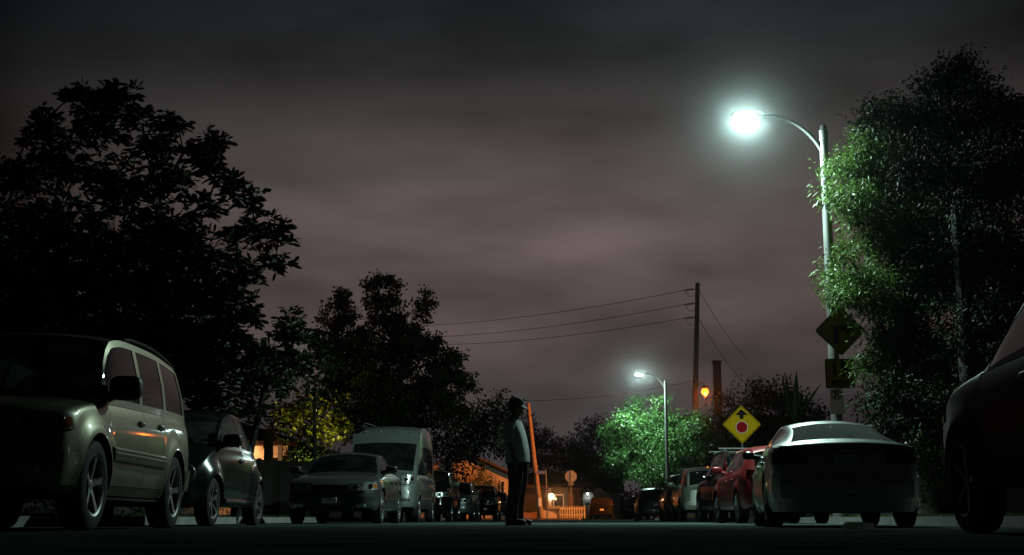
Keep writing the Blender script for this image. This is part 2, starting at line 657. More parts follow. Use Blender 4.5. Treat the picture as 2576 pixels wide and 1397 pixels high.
def make_car(name, label, S, x, y, rz, group=None, cat='car'):
    root = thing(name, label, cat, (x, y, 0), rz, group)
    c = Car(S)
    c.build_shell(root)
    L, W = c.L, c.W
    tr = S['tyre']
    for a in c.axles:
        for sd in (1, -1):
            ms = wheel_meshes(tr, S.get('tw', .22), S.get('spokes', 5), S.get('rimmat', 'alloy'))
            w = bpy.data.objects.new('wheel', ms[0]); link(w, root)
            w.location = (sd * (c.plan(a) - S.get('tw', .22) / 2 - .005 + S.get('flare', .02) * .7), L / 2 - a, tr)
            w.rotation_euler = (random.uniform(0, 1.2), 0, 0 if sd > 0 else PI)
            for nm, me in (('tyre', ms[1]), ('rim', ms[2])):
                ch = bpy.data.objects.new(nm, me); link(ch, w)
    # mirrors
    if S.get('mirror'):
        q, zm, r = S['mirror']
        for sd in (1, -1):
            mb = MB()
            xb = c.width(q, c.belt(q))
            mb.superell((sd * (xb + .13), L / 2 - q, zm), r, .55, n=18)
            mb.tube([(sd * (xb - .06), L / 2 - q - .02, zm - r[2] * .9), (sd * (xb + .06), L / 2 - q, zm - r[2] * .35)], [.05, .04], 8)
            mb.build('wing_mirror', S.get('mirrormat', S['paint']), root)
    # cabin
    if S.get('cabin'):
        q0 = S['cabin']
        zb = .32 * S.get('seatk', 1) + (.25 if S['top'][2][1] > 1.1 and S['L'] > 5.5 else 0)
        for k, q in enumerate((q0, q0 + .95)):
            for sx in ((-.38, .38) if k == 0 else (0,)):
                mb = MB()
                wx = .25 if k == 0 else .62
                mb.superell((sx, L / 2 - q, zb + .14), (wx, .27, .12), .4)
                mb.superell((sx, L / 2 - q - .32, zb + .48), (wx * .95, .10, .36), .45, rot=Matrix.Rotation(R(14), 3, 'X'))
                for hx in ((0,) if k == 0 else (-.36, .36)):
                    mb.superell((sx + hx, L / 2 - q - .43, zb + .92), (.13, .05, .09), .55)
                mb.build('seat', S.get('seatmat', 'cabin'), root)
        mb = MB()
        qd = S['ws'][0] + .35
        mb.superell((0, L / 2 - qd, c.belt(qd) - .06), (c.plan(qd) * .85, .28, .12), .5)
        mb.build('dashboard', 'cabin', root)
        mb = MB()
        qw = qd + .32
        ring = [(-.37 + .18 * math.cos(t), L / 2 - qw, c.belt(qd) - .02 + .18 * math.sin(t)) for t in np.linspace(0, 2 * PI, 17)]
        mb.tube(ring, .014, 6, cap=False)
        mb.build('steering_wheel', 'cabin', root)
    S['detail'](c, root)
    return root

# ------------------------------------------------------------------ car kinds
paint('paint_champagne', (0.30, 0.272, 0.150), metal=0.4, rough=0.4)
paint('paint_darkgreen', (0.022, 0.032, 0.028), metal=0.3, rough=0.2, coat=.4)
paint('paint_silver', (0.062, 0.07, 0.067), metal=0.4, rough=0.34)
paint('paint_van', (0.21, 0.23, 0.225), metal=0.25, rough=0.38)
paint('paint_black', (0.006, 0.006, 0.007), metal=0.0, rough=0.10, coat=0.0, spec=.22)
paint('paint_black_dull', (0.006, 0.006, 0.007), metal=0.0, rough=0.42, coat=0.0, spec=.02)
paint('paint_darkgrey', (0.022, 0.024, 0.026), metal=0.1, rough=0.35, coat=.2)
paint('paint_grey', (0.17, 0.18, 0.18), metal=0.4, rough=0.35)
paint('paint_white', (0.55, 0.57, 0.55), metal=0.65, rough=0.36)
paint('paint_red', (0.20, 0.013, 0.015), metal=0.1, rough=0.4, coat=.3)
paint('paint_pale', (0.22, 0.24, 0.20), metal=0.3, rough=0.35)


def lamp_glass(c, root, z0, z1, x0, q1, amber=True, slant=0.0):
    for sd in (1, -1):
        o = c.patch('headlight', 'lamp_clear', root, 'f', x0, q1, z0, z1, sd, .010, slant)
        for f in (.28, .62):
            g, _ = c.wrap('f', x0, q1, z0, z1, .016, slant=slant)
            k = g[int(f * (len(g) - 1))][2]
            mb = MB()
            mb.superell((k.x * sd, k.y, k.z), (.05, .03, min(.05, (z1 - z0) * .36)), 1.0, n=16)
            mb.build('reflector', 'gloss_black', o)
        if amber:
            c2 = MB()
            for a in (10, 11, 12):
                g, _ = c.wrap('f', x0, q1, z0, z1, .014, slant=slant)
                for b in range(1, 3):
                    fl = lambda v: Vector((v.x * sd, v.y, v.z))
                    c2.add([fl(g[a][b]), fl(g[a + 1][b]), fl(g[a + 1][b + 1]), fl(g[a][b + 1])], [(0, 1, 2, 3)])
            c2.build('turn_signal', 'lamp_amber', o)


def det_suv(c, root):
    lamp_glass(c, root, .80, .93, .50, .36)
    c.nose_box('grille', 'gloss_black', root, 'f', .44, .72, .94, .035)
    c.bars('grille_bar', 'chrome', root, 'f', .42, (.80, .86))
    c.patch('bumper', c.S['paint'], root, 'f', 0.0, .46, .36, .62, both=True, off=.045)
    c.nose_box('license_plate', 'plate', root, 'f', .15, .46, .60, .075)
    c.patch('fog_lamp', 'lamp_clear', root, 'f', .56, .02, .45, .53, 1, .05)
    c.patch('fog_lamp', 'lamp_clear', root, 'f', .56, .02, .45, .53, -1, .05)
    c.patch('tail_lamp', 'lamp_red', root, 'b', .74, .16, .92, 1.12, both=False, sd=1)
    c.patch('tail_lamp', 'lamp_red', root, 'b', .74, .16, .92, 1.12, both=False, sd=-1)
    c.patch('bumper', c.S['paint'], root, 'b', 0.0, .42, .40, .62, both=True, off=.04)
    for sd in (1, -1):                       # body side moulding, sill line, roof rail
        mb = MB()
        pts = []
        for q in np.linspace(1.42, 3.26, 16):
            z = .66
            pts.append((sd * (c.width(q, z) + .002), c.L / 2 - q, z))
        for k in (-.035, 0, .035):
            mb.tube([(p[0] + sd * (.008 if k == 0 else 0), p[1], p[2] + k) for p in pts], .030, 6)
        mb.build('side_moulding', c.S['paint'], root)
        mb = MB()
        mb.tube([(sd * (c.width(q, .30) - .01), c.L / 2 - q, .272) for q in np.linspace(1.42, 3.26, 10)], .014, 6)
        mb.build('sill_trim', 'chrome', root)
        mb = MB()
        pts = []
        for q in np.linspace(2.3, 4.45, 14):
            sec = c.section(q)
            e = math.sin(PI * (q - 2.3) / 2.15) ** .4 if 2.3 < q < 4.45 else 0
            pts.append((sd * sec[12][0] * .97, c.L / 2 - q, sec[12][1] + .02 + .035 * e))
        mb.tube(pts, .016, 6)
        mb.build('roof_rail', 'black_plastic', root)


SUV = dict(L=4.87, W=.95, sill=.30, tyre=.375, tw=.235, axles=(.92, 3.74), flare=.045, flare_r=.17, archgap=.06,
           top=[(0, .93), (.06, .985), (.5, 1.08), (1.0, 1.13), (1.22, 1.16), (1.50, 1.53), (1.74, 1.76), (2.2, 1.83), (3.2, 1.85),
                (4.2, 1.82), (4.58, 1.76), (4.77, 1.36), (4.82, 1.12), (4.87, 1.04)],
           belt=[(0, .86), (.4, .98), (1.24, 1.08), (2.5, 1.12), (4.4, 1.16), (4.8, 1.02), (4.87, .96)],
           plan=[(0, .74), (.08, .82), (.3, .895), (.8, .93), (2.4, .935), (4.2, .925), (4.6, .90), (4.87, .82)],
           rail=[(0, .68), (.6, .76), (1.22, .82), (1.74, .75), (3.2, .755), (4.4, .73), (4.87, .76)],
           sidewin=[(1.36, 2.46), (2.57, 3.42), (3.53, 4.36)], ws=(1.27, 1.75), rw=(4.60, 4.79), doors=[(1.34, 2.53), (2.545, 3.30)],
           mirror=(1.46, 1.24, (.14, .085, .11)), mirrormat='black_plastic', handle='chrome', handle_drop=.13,
           paint='paint_champagne', glass='glass_tint', rear_glass='glass_tint', cabin=2.05, seatmat='cabin_grey', detail=det_suv,
           lean_f=.12, bow_f=.20, spokes=5, rimmat='alloy_dull')


def det_bug(c, root):
    for sd in (1, -1):
        mb = MB()
        p = c.deform(.56, 0, .66)
        g, _ = c.wrap('f', .45, .3, .58, .76, 0)
        k = g[7][2]
        mb.superell((k.x * sd, k.y, k.z), (.11, .06, .12), .95, n=20)
        mb.build('headlight', 'lamp_clear', root)
        mb = MB()
        g, _ = c.wrap('b', .4, .3, .62, .8, 0)
        k = g[7][2]
        mb.superell((k.x * sd, k.y, k.z), (.09, .05, .09), .95, n=20)
        mb.build('tail_lamp', 'lamp_red', root)
        mb = MB()
        mb.tube([(sd * (c.width(q, .30) + .012), c.L / 2 - q, .33) for q in np.linspace(1.22, 2.86, 10)], [.045] * 10, 8)
        mb.build('side_skirt', c.S['paint'], root)
    c.patch('bumper', c.S['paint'], root, 'f', 0, .34, .30, .50, both=True, off=.04)
    c.nose_box('license_plate', 'plate', root, 'f', .15, .36, .48, .07)
    c.patch('bumper', c.S['paint'], root, 'b', 0, .34, .30, .52, both=True, off=.04)


BUG = dict(L=4.08, W=.86, sill=.26, tyre=.318, tw=.20, axles=(.80, 3.31), flare=.085, flare_r=.24, archgap=.04,
           top=[(0, .62), (.1, .74), (.4, .88), (.85, .985), (1.15, 1.04), (1.5, 1.26), (1.9, 1.43), (2.3, 1.495), (2.7, 1.46), (3.1, 1.33), (3.5, 1.10),
                (3.85, .86), (4.08, .64)],
           belt=[(0, .56), (.4, .78), (1.15, .94), (2.2, .965), (3.2, .95), (3.7, .78), (4.08, .55)],
           plan=[(0, .55), (.08, .62), (.3, .70), (.8, .76), (2.0, .79), (3.2, .76), (3.8, .68), (4.08, .55)],
           rail=[(0, .46), (.6, .60), (1.15, .68), (1.9, .60), (2.7, .60), (3.4, .56), (4.08, .44)],
           sidewin=[(1.22, 2.32), (2.40, 3.02)], ws=(1.2, 1.88), rw=(2.95, 3.5), doors=[(1.2, 2.42)],
           mirror=(1.40, 1.07, (.12, .09, .085)), mirrormat='black_plastic', paint='paint_darkgreen', cabin=1.9, detail=det_bug, 
           
           glass='glass_dusty', rear_glass='glass_dusty', lean_f=.35, lean_r=.35, bow_f=.24, bow_r=.24, spokes=6, handle='chrome')


BUG['top'] = [(a_, z_ * (1.0 + .11 * min(1, max(0, (a_ - .3) / 1.2)))) for a_, z_ in BUG['top']]
BUG['belt'] = [(a_, z_ * (1.0 + .09 * min(1, max(0, (a_ - .2) / 1.0)))) for a_, z_ in BUG['belt']]
BUG['mirror'] = (1.40, 1.16, (.13, .09, .09))


def det_sedan(c, root):
    z = c.S['lampz']
    lamp_glass(c, root, z - .01, z + .14, .34, .40, slant=.035)
    c.nose_box('grille', 'gloss_black', root, 'f', .36, z - .03, z + .11, .03)
    c.bars('grille_bar', 'chrome', root, 'f', .34, (z + .04,), .010)
    c.patch('bumper', c.S['paint'], root, 'f', 0, .42, .32, .50, both=True, off=.035)
    c.nose_box('air_intake', 'black_plastic', root, 'f', .46, .24, .33, .04)
    c.nose_box('license_plate', 'plate', root, 'f', .15, .38, .49, .06)
    for sd in (1, -1):
        c.patch('fog_lamp', 'lamp_clear', root, 'f', .50, .03, .31, .37, sd, .04)
        c.patch('tail_lamp', 'lamp_red', root, 'b', .46, .26, c.S['tailz'], c.S['tailz'] + .15, sd, .012)
    c.patch('bumper', c.S['paint'], root, 'b', 0, .42, .34, .56, both=True, off=.035)
    c.nose_box('license_plate', 'plate', root, 'b', .15, c.S['tailz'] - .02, c.S['tailz'] + .11, .03)


SEDAN = dict(L=4.62, W=.89, sill=.25, tyre=.32, tw=.215, axles=(.92, 3.63), flare=.02,
             top=[(0, .72), (.08, .79), (.5, .89), (1.0, .965), (1.28, 1.0), (1.7, 1.23), (2.05, 1.39), (2.5, 1.455), (3.0, 1.44), (3.4, 1.34), (3.85, 1.13),
                  (4.0, 1.09), (4.45, 1.06), (4.56, 1.02), (4.62, .94)],
             belt=[(0, .64), (.4, .80), (1.28, .92), (2.5, .96), (4.0, .99), (4.5, .93), (4.62, .84)],
             plan=[(0, .66), (.08, .745), (.3, .83), (.8, .875), (2.3, .89), (4.0, .87), (4.4, .82), (4.62, .72)],
             rail=[(0, .60), (.6, .70), (1.28, .76), (2.1, .62), (3.2, .60), (3.9, .68), (4.3, .70), (4.62, .60)],
             sidewin=[(1.46, 2.42), (2.52, 3.36)], ws=(1.33, 2.08), rw=(3.22, 3.86), doors=[(1.32, 2.46), (2.475, 3.20)],
             mirror=(1.52, 1.06, (.12, .075, .075)), paint='paint_silver', cabin=2.0, lampz=.615, tailz=.78, detail=det_sedan, spokes=7)

PALE = dict(SEDAN)
PALE.update(mirror=(1.45, .99, (.085, .055, .055)), mirrormat='gloss_black', sill=.18, lift=.0, bow_r=.22, paint='paint_white', rear_glass='glass_rear', glass='glass_clear', cabin=None, W=.90, L=4.66, spokes=5, tailz=.74,
            axles=(.95, 3.66),
            top=[(0, .68), (.08, .75), (.5, .86), (1.0, .93), (1.25, .965), (1.7, 1.20), (2.05, 1.34), (2.4, 1.40), (2.8, 1.385), (3.2, 1.325), (3.7, 1.20), (4.15, 1.065),
                 (4.3, 1.03), (4.5, 1.02), (4.60, .98), (4.66, .90)],
            belt=[(0, .62), (.4, .77), (1.28, .88), (2.5, .93), (4.0, .975), (4.5, .93), (4.66, .82)],
            plan=[(0, .66), (.08, .745), (.3, .83), (.8, .875), (2.3, .895), (3.9, .90), (4.4, .86), (4.66, .76)],
            rail=[(0, .60), (.6, .70), (1.28, .76), (2.1, .60), (2.9, .54), (3.3, .54), (4.0, .63), (4.35, .74), (4.66, .66)],
            rw=(3.22, 4.13), sidewin=[(1.46, 2.42), (2.52, 3.30)])


def det_van(c, root):
    lamp_glass(c, root, .98, 1.22, .62, .40, slant=.05)
    c.nose_box('grille', 'black_plastic', root, 'f', .50, .80, .95, .03)
    c.bars('grille_bar', 'chrome', root, 'f', .48, (.87,), .012)
    c.patch('bumper', c.S['paint'], root, 'f', 0, .55, .40, .68, both=True, off=.04)
    c.nose_box('air_intake', 'black_plastic', root, 'f', .55, .44, .54, .06)
    for sd in (1, -1):
        c.patch('fog_lamp', 'black_plastic', root, 'f', .60, .04, .54, .62, sd, .046)
        c.patch('tail_lamp', 'lamp_red', root, 'b', .84, .12, 1.0, 1.5, sd)
        mb = MB()                            # body mouldings along the flank
        for z in (.62, 1.16):
            mb.tube([(sd * (c.width(q, z) + .004), c.L / 2 - q, z) for q in np.linspace(1.55, 4.1, 12)], .028, 6)
        mb.build('side_moulding', c.S['paint'], root)
        mb = MB()                            # tall panel windows behind the cab
        for q0, q1 in ((2.25, 3.0), (3.12, 3.95), (4.07, 5.0)):
            g = []
            for q in np.linspace(q0, q1, 6):
                sec = c.section(q)
                b, r_ = Vector((sec[8][0], 0, sec[8][1])), Vector((sec[12][0], 0, sec[12][1]))
                g.append([Vector((sd * ((b.x + (r_.x - b.x) * t) + .022 * math.sin(PI * t) + .006), c.L / 2 - q, b.z + (r_.z - b.z) * t))
                          for t in (.06, .2, .36, .50, .60)])
            for a, b in zip(g[:-1], g[1:]):
                for k in range(4):
                    mb.add([a[k], b[k], b[k + 1], a[k + 1]], [(0, 1, 2, 3)])
        mb.build('side_window', 'window_dark', root)
    mb = MB()                                # marker lamps on the brow, ladder and vent on the roof
    for x in (-.62, -.2, .2, .62):
        sec_z = c.top(2.02)
        mb.superell((x, c.L / 2 - 2.02, sec_z + .005), (.035, .03, .02), .7)
    mb.build('marker_lamp', 'lamp_clear', root)
    mb = MB()
    mb.tube([(.70, c.L / 2 - 1.9, 2.66), (.66, c.L / 2 - 2.1, 2.72), (.36, c.L / 2 - 2.25, 2.64)], [.02, .03, .02], 8)
    mb.superell((.70, c.L / 2 - 2.0, 2.62), (.10, .2, .06), .5)
    mb.build('roof_antenna', 'black_plastic', root)


VAN = dict(L=5.95, W=1.03, sill=.36, tyre=.345, tw=.23, axles=(1.0, 4.65), flare=.02, crown=.06,
           top=[(0, .98), (.08, 1.08), (.4, 1.22), (.78, 1.34), (1.2, 1.78), (1.62, 2.16), (1.9, 2.38), (2.15, 2.56), (2.5, 2.66), (3.4, 2.70), (5.7, 2.68),
                (5.88, 2.58), (5.95, 2.40)],
           belt=[(0, .84), (.4, 1.06), (.78, 1.20), (1.5, 1.27), (3, 1.28), (5.95, 1.26)],
           plan=[(0, .83), (.08, .89), (.3, .96), (.8, 1.015), (2.3, 1.03), (5.6, 1.02), (5.95, .97)],
           rail=[(0, .74), (.4, .84), (.78, .91), (1.62, .925), (2.2, .92), (3.4, .91), (5.95, .84)],
           sidewin=[(1.02, 2.05)], winstrips=(9,), ws=(.86, 1.62), rw=None, doors=[(1.36, 2.12), (2.135, 3.6)],
           mirror=(1.12, 1.42, (.10, .075, .19)), mirrormat='black_plastic', paint='paint_van', cabin=1.75, detail=det_van,
           lean_f=.30, bow_f=.16, lean_r=.02, spokes=8, rimmat='alloy_dull', glass='glass_tint')


def det_hatch(c, root):
    z = c.S['lampz']
    lamp_glass(c, root, z, z + .16, .46, .40, slant=.03)
    c.nose_box('grille', 'gloss_black', root, 'f', .42, z - .05, z + .10, .03)
    c.bars('grille_bar', 'chrome', root, 'f', .40, (z + .0, z + .06), .010)
    c.patch('bumper', c.S['paint'], root, 'f', 0, .44, .36, .56, both=True, off=.035)
    c.nose_box('license_plate', 'plate', root, 'f', .15, .42, .54, .06)
    c.nose_box('license_plate', 'plate', root, 'b', .15, .70, .82, .03)
    for sd in (1, -1):
        t = c.S['tailz']
        c.patch('tail_lamp', 'lamp_red', root, 'b', c.S.get('tailx', .56), c.S.get('tailq', .26), t, t + c.S.get('tailh', .2), sd, .014)
    c.patch('bumper', c.S.get('rbump', c.S['paint']), root, 'b', 0, .46, .38, .60, both=True, off=.05)
    if c.S.get('rack'):
        mb = MB()
        for sd in (1, -1):
            pts = []
            for q in np.linspace(1.9, 4.3, 10):
                sec = c.section(q)
                pts.append((sd * sec[12][0] * .98, c.L / 2 - q, sec[12][1] + .075))
            mb.tube(pts, .018, 6)
            for q in (1.95, 2.7, 3.5, 4.25):
                sec = c.section(q)
                mb.tube([(sd * sec[12][0] * .98, c.L / 2 - q, sec[12][1] - .01), (sd * sec[12][0] * .98, c.L / 2 - q, sec[12][1] + .075)], .02, 6)
        for q in (2.4, 3.8):
            sec = c.section(q)
            w = sec[12][0] + .14
            mb.tube([(-w, c.L / 2 - q, sec[12][1] + .135), (w, c.L / 2 - q, sec[12][1] + .135)], .022, 6)
            for sd in (1, -1):
                mb.tube([(sd * sec[12][0] * .98, c.L / 2 - q, sec[12][1] + .07), (sd * sec[12][0] * .98, c.L / 2 - q, sec[12][1] + .135)], .025, 6)
        mb.build('roof_rack', 'alloy_dull', root)


HATCH = dict(L=4.40, W=.90, sill=.28, tyre=.335, tw=.215, axles=(.88, 3.50), flare=.03, flare_r=.16,
             top=[(0, .80), (.08, .88), (.5, .98), (1.0, 1.04), (1.2, 1.07), (1.6, 1.32), (2.0, 1.50), (2.4, 1.57), (3.2, 1.575), (3.8, 1.53), (4.05, 1.46),
                  (4.25, 1.16), (4.34, 1.02), (4.40, .94)],
             belt=[(0, .72), (.4, .88), (1.2, .98), (2.5, 1.01), (3.9, 1.05), (4.3, .94), (4.40, .86)],
             plan=[(0, .68), (.08, .77), (.3, .85), (.8, .885), (2.3, .90), (3.9, .885), (4.2, .85), (4.40, .76)],
             rail=[(0, .62), (.6, .71), (1.2, .77), (2.0, .65), (3.2, .66), (3.9, .64), (4.40, .68)],
             sidewin=[(1.40, 2.32), (2.42, 3.15), (3.24, 3.75)], ws=(1.25, 1.98), rw=(4.06, 4.27), doors=[(1.24, 2.36), (2.375, 3.06)],
             mirror=(1.48, 1.13, (.12, .075, .08)), paint='paint_red', cabin=1.95, lampz=.68, tailz=.92, tailh=.13, tailq=.14, tailx=.62, detail=det_hatch, lean_r=.25)

WAGON = dict(HATCH)
WAGON.update(L=4.75, W=.93, sill=.32, tyre=.36, axles=(.92, 3.72), paint='paint_black', rack=True, tailz=1.14, tailh=.36, tailx=.76, tailq=.07,
             top=[(0, .92), (.08, 1.0), (.5, 1.09), (1.0, 1.14), (1.25, 1.17), (1.65, 1.46), (2.0, 1.66), (2.4, 1.74), (3.4, 1.76), (4.2, 1.72), (4.45, 1.64),
                  (4.62, 1.30), (4.70, 1.10), (4.75, 1.02)],
             belt=[(0, .84), (.4, .98), (1.25, 1.07), (2.5, 1.10), (4.2, 1.13), (4.65, 1.02), (4.75, .94)],
             plan=[(0, .74), (.08, .81), (.3, .88), (.8, .92), (2.3, .93), (4.2, .92), (4.55, .89), (4.75, .82)],
             rail=[(0, .66), (.6, .75), (1.25, .80), (2.0, .70), (3.2, .71), (4.2, .69), (4.75, .74)],
             sidewin=[(1.45, 2.42), (2.52, 3.35), (3.46, 4.2)], ws=(1.3, 1.98), rw=(4.47, 4.66), doors=[(1.28, 2.46), (2.475, 3.26)],
             mirror=(1.55, 1.24, (.13, .08, .09)), lampz=.78, glass='glass_tint', rear_glass='glass_tint')
BIGVAN = dict(WAGON)

# ------------------------------------------------------------------ plants


def leaf_mesh(name, C, D, ln, wd, m, parent=None, droop=0.15, fine=False):
    """many small separate leaves: C base points, D directions, ln lengths, wd widths"""
    n = len(C)
    D = D / np.maximum(np.linalg.norm(D, axis=1, keepdims=True), 1e-6)
    rv = RNG.normal(size=(n, 3))
    S = np.cross(D, rv)
    S /= np.maximum(np.linalg.norm(S, axis=1, keepdims=True), 1e-6)
    Nn = np.cross(S, D)
    ln = ln[:, None]; wd = wd[:, None] / 2
    tip = C + D * ln - np.array([0, 0, 1.0]) * ln * droop
    if fine:
        m1 = C + D * ln * .30 + Nn * ln * .02
        m2 = C + D * ln * .68 - np.array([0, 0, 1.0]) * ln * droop * .4
        V = np.stack([C, m1 + S * wd * .75 + Nn * wd * .3, m2 + S * wd + Nn * wd * .3, tip, m2 - S * wd + Nn * wd * .3, m1 - S * wd * .75 + Nn * wd * .3], 1)
        k, base = 6, np.array([[0, 1, 2, 3], [0, 3, 4, 5]])
    else:
        mid = C + D * ln * .5 - np.array([0, 0, 1.0]) * ln * droop * .3
        V = np.stack([C, mid + S * wd + Nn * wd * .3, tip, mid - S * wd + Nn * wd * .3], 1)
        k, base = 4, np.array([[0, 1, 2, 3]])
    V = V.reshape(-1, 3)
    Fc = (np.arange(n)[:, None, None] * k + base[None]).reshape(-1, 4)
    me = bpy.data.meshes.new(name)
    me.vertices.add(len(V)); me.vertices.foreach_set('co', V.astype(np.float32).ravel())
    me.loops.add(Fc.size); me.loops.foreach_set('vertex_index', Fc.astype(np.int32).ravel())
    me.polygons.add(len(Fc)); me.polygons.foreach_set('loop_start', np.arange(0, Fc.size, 4, dtype=np.int32))
    me.update(calc_edges=True)
    me.materials.append(MATS[m])
    return link(bpy.data.objects.new(name, me), parent)


def rand_dirs(n):
    d = RNG.normal(size=(n, 3))
    return d / np.linalg.norm(d, axis=1, keepdims=True)


def tree(name, label, base, blobs, leaf, dens, lsize, lwid, trunk_r, clump=(.3, 10), mode='clump', group=None, cat='tree',
         fork=.35, twig=True, droop=.15, flat=.8, crown='crown', up=0.0, fine=False, shell=.55, bough=1.0):
    """blobs: (centre Vector, radius); base: trunk foot. Clumps of leaves fill the blobs, boughs run from the trunk to them."""
    base = Vector(base)
    root = thing(name, label, cat, base, 0, group)
    ctr = sum((b[0] for b in blobs), Vector()) / len(blobs)
    topz = max(b[0].z for b in blobs)
    fz = base.z + (topz - base.z) * fork
    forkp = Vector((base.x + (ctr.x - base.x) * .35, base.y + (ctr.y - base.y) * .35, fz))
    # boughs: each blob hangs on the nearest bough already grown, thicker where more hangs on it
    nodes, par = [forkp.copy()], [-1]
    for t in (.25, .5):
        nodes.append(forkp.lerp(Vector((ctr.x, ctr.y, topz)), t)); par.append(len(nodes) - 2)
    order = sorted(range(len(blobs)), key=lambda i: (blobs[i][0] - forkp).length)
    bnode = {}
    for i in order:
        bc = blobs[i][0]
        best = min(range(len(nodes)), key=lambda j: (nodes[j] - bc).length + .45 * (nodes[j] - forkp).length
                   + (1.5 if nodes[j].z > bc.z + .3 else 0))
        v = bc - nodes[best]
        mid = nodes[best] + v * .5 + Vector((random.uniform(-.12, .12), random.uniform(-.12, .12), random.uniform(-.02, .12))) * v.length
        nodes.append(mid); par.append(best)
        nodes.append(bc.copy()); par.append(len(nodes) - 2)
        bnode[i] = len(nodes) - 1
    cnt = [1] * len(nodes)
    for j in range(len(nodes) - 1, 0, -1):
        cnt[par[j]] += cnt[j]
    rad = [max(.010, trunk_r * .85 * (c_ / cnt[0]) ** .85) for c_ in cnt]
    rad = [r_ if j_ < 3 else min(r_, bough) for j_, r_ in enumerate(rad)]
    mb = MB()
    mb.tube([Vector(), (forkp - base) * .5 + Vector((random.uniform(-.1, .1), random.uniform(-.1, .1), 0)), forkp - base],
            [trunk_r * 1.25, trunk_r * .95, trunk_r * .8], 10)
    for j in range(1, len(nodes)):
        mp_ = (nodes[par[j]] + nodes[j]) / 2
        if rad[j] > .02 and min((mp_ - q[0]).length / q[1] for q in blobs) > 1.15 and mp_.z > fz + .5:
            rad[j] = .012          # boughs that leave the foliage are thin shoots
        mb.tube([nodes[par[j]] - base, nodes[j] - base], [min(rad[par[j]], rad[j] * 1.25), rad[j]], 6, cap=False)
    C, D = [], []
    for bi, (bc, br) in enumerate(blobs):
        mid = nodes[par[bnode[bi]]]
        ncl = max(4, int(dens * br ** 2))
        for _ in range(ncl):
            d = rand_dirs(1)[0]
            rr = br * (1 - shell * RNG.random() ** 1.6)
            p = np.array(bc) + d * rr * np.array([1, 1, flat])
            if mode == 'rosette':
                if twig:
                    q = Vector(p) - base
                    w = (bc - base) * .75 + (mid - base) * .25
                    mb.tube([w, (w + q) / 2 + Vector((random.uniform(-.05, .05), 0, .05)), q], [.014, .010, .006], 4, cap=False)
                n = int(clump[1] * random.uniform(.7, 1.3))
                dd = rand_dirs(n)
                dd[:, 2] = np.abs(dd[:, 2]) * .55 - .25
                dd += d * .35
                C.append(np.tile(p, (n, 1)) + RNG.normal(size=(n, 3)) * .03)
                D.append(dd)
            else:
                n = int(clump[1] * random.uniform(.6, 1.4))
                pts = p + RNG.normal(size=(n, 3)) * clump[0] * np.array([1, 1, .7])
                C.append(pts)
                dd = rand_dirs(n) + d * .6
                dd[:, 2] += up
                D.append(dd)
                if twig and RNG.random() < .25:
                    q = Vector(p) - base
                    mb.tube([(bc - base), q], [.012, .005], 4, cap=False)
    mb.build('trunk', 'bark', root, weld=False)
    C = np.concatenate(C) - np.array(base)
    D = np.concatenate(D)
    n = len(C)
    leaf_mesh(crown, C, D, lsize * RNG.uniform(.65, 1.25, n), lwid * RNG.uniform(.7, 1.2, n), leaf, root, droop, fine)
    return root


def blobs_px(lst, Y, depth=1.0):
    """(photo x, photo y, radius in photo px) -> blobs about distance Y"""
    out = []
    for e in lst:
        y = Y + random.uniform(-depth, depth)
        out.append((at(e[0], e[1], y), e[2] * y / 3263.0))
    return out


# ------------------------------------------------------------------ street furniture


def street_lamp(label, x, y, head_z, arm, Hpole, lens, power, color, group=None):
    root = thing('street_lamp', label, 'street lamp', (x, y, 0.12), 0, group)
    mb = MB()
    H = Hpole - .12
    mb.tube([(0, 0, 0), (0, 0, .25), (0, 0, .5), (0, 0, H * .5), (0, 0, H - .25), (0, 0, H - .24), (0, 0, H)],
            [.17, .165, .125, .108, .09, .105, .105], 18)
    mb.lathe_z([(.0, .16), (.06, .14), (.085, .07), (.06, .01), (.11, 0), (.11, -.02)], (0, 0, H), 16)
    mb.build('post', 'galv', root)
    mb = MB()
    hz = head_z - .12
    pts = []
    for t in np.linspace(0, 1, 12):
        a = t * PI / 2
        pts.append((-(arm - .35) * (1 - math.cos(a)) * .55 - (arm - .35) * .45 * t, 0, (H - .55) + (hz + .05 - H + .55) * math.sin(a)))
    mb.tube(pts, [.05 - .014 * t for t in np.linspace(0, 1, 12)], 10)
    mb.build('arm', 'galv', root)
    mb = MB()
    mb.superell((-arm, 0, hz + .06), (.36, .15, .075), .6, n=20)
    mb.build('lamp_head', 'galv', root)
    mb = MB()
    mb.superell((-arm - .05, 0, hz - .01), (.25, .13, .075), .85, n=20)
    mb.build('lens', lens, root)
    ld = bpy.data.lights.new('lamp_light', 'AREA')
    ld.shape = 'DISK'; ld.size = .34
    ld.energy = power; ld.color = color
    lo = link(bpy.data.objects.new('lamp_light', ld), root)
    lo.location = (-arm - .05, 0, hz - .10)
    return root


def text_mesh(txt, size, parent, m, loc, name='lettering', sx=1.0):
    cu = bpy.data.curves.new('lettering', 'FONT')
    cu.body = txt; cu.size = size; cu.align_x = 'CENTER'; cu.align_y = 'CENTER'; cu.extrude = .002; cu.offset = size * .018
    to = bpy.data.objects.new('tmp', cu)
    COL.objects.link(to)
    dg = bpy.context.evaluated_depsgraph_get()
    me = bpy.data.meshes.new_from_object(to.evaluated_get(dg))
    bpy.data.objects.remove(to)
    me.materials.clear()
    me.materials.append(MATS[m])
    o = bpy.data.objects.new(name, me)
    link(o, parent)
    o.location = loc
    o.rotation_euler = (R(90), 0, 0)
    o.scale = (sx, 1, 1)
    return o


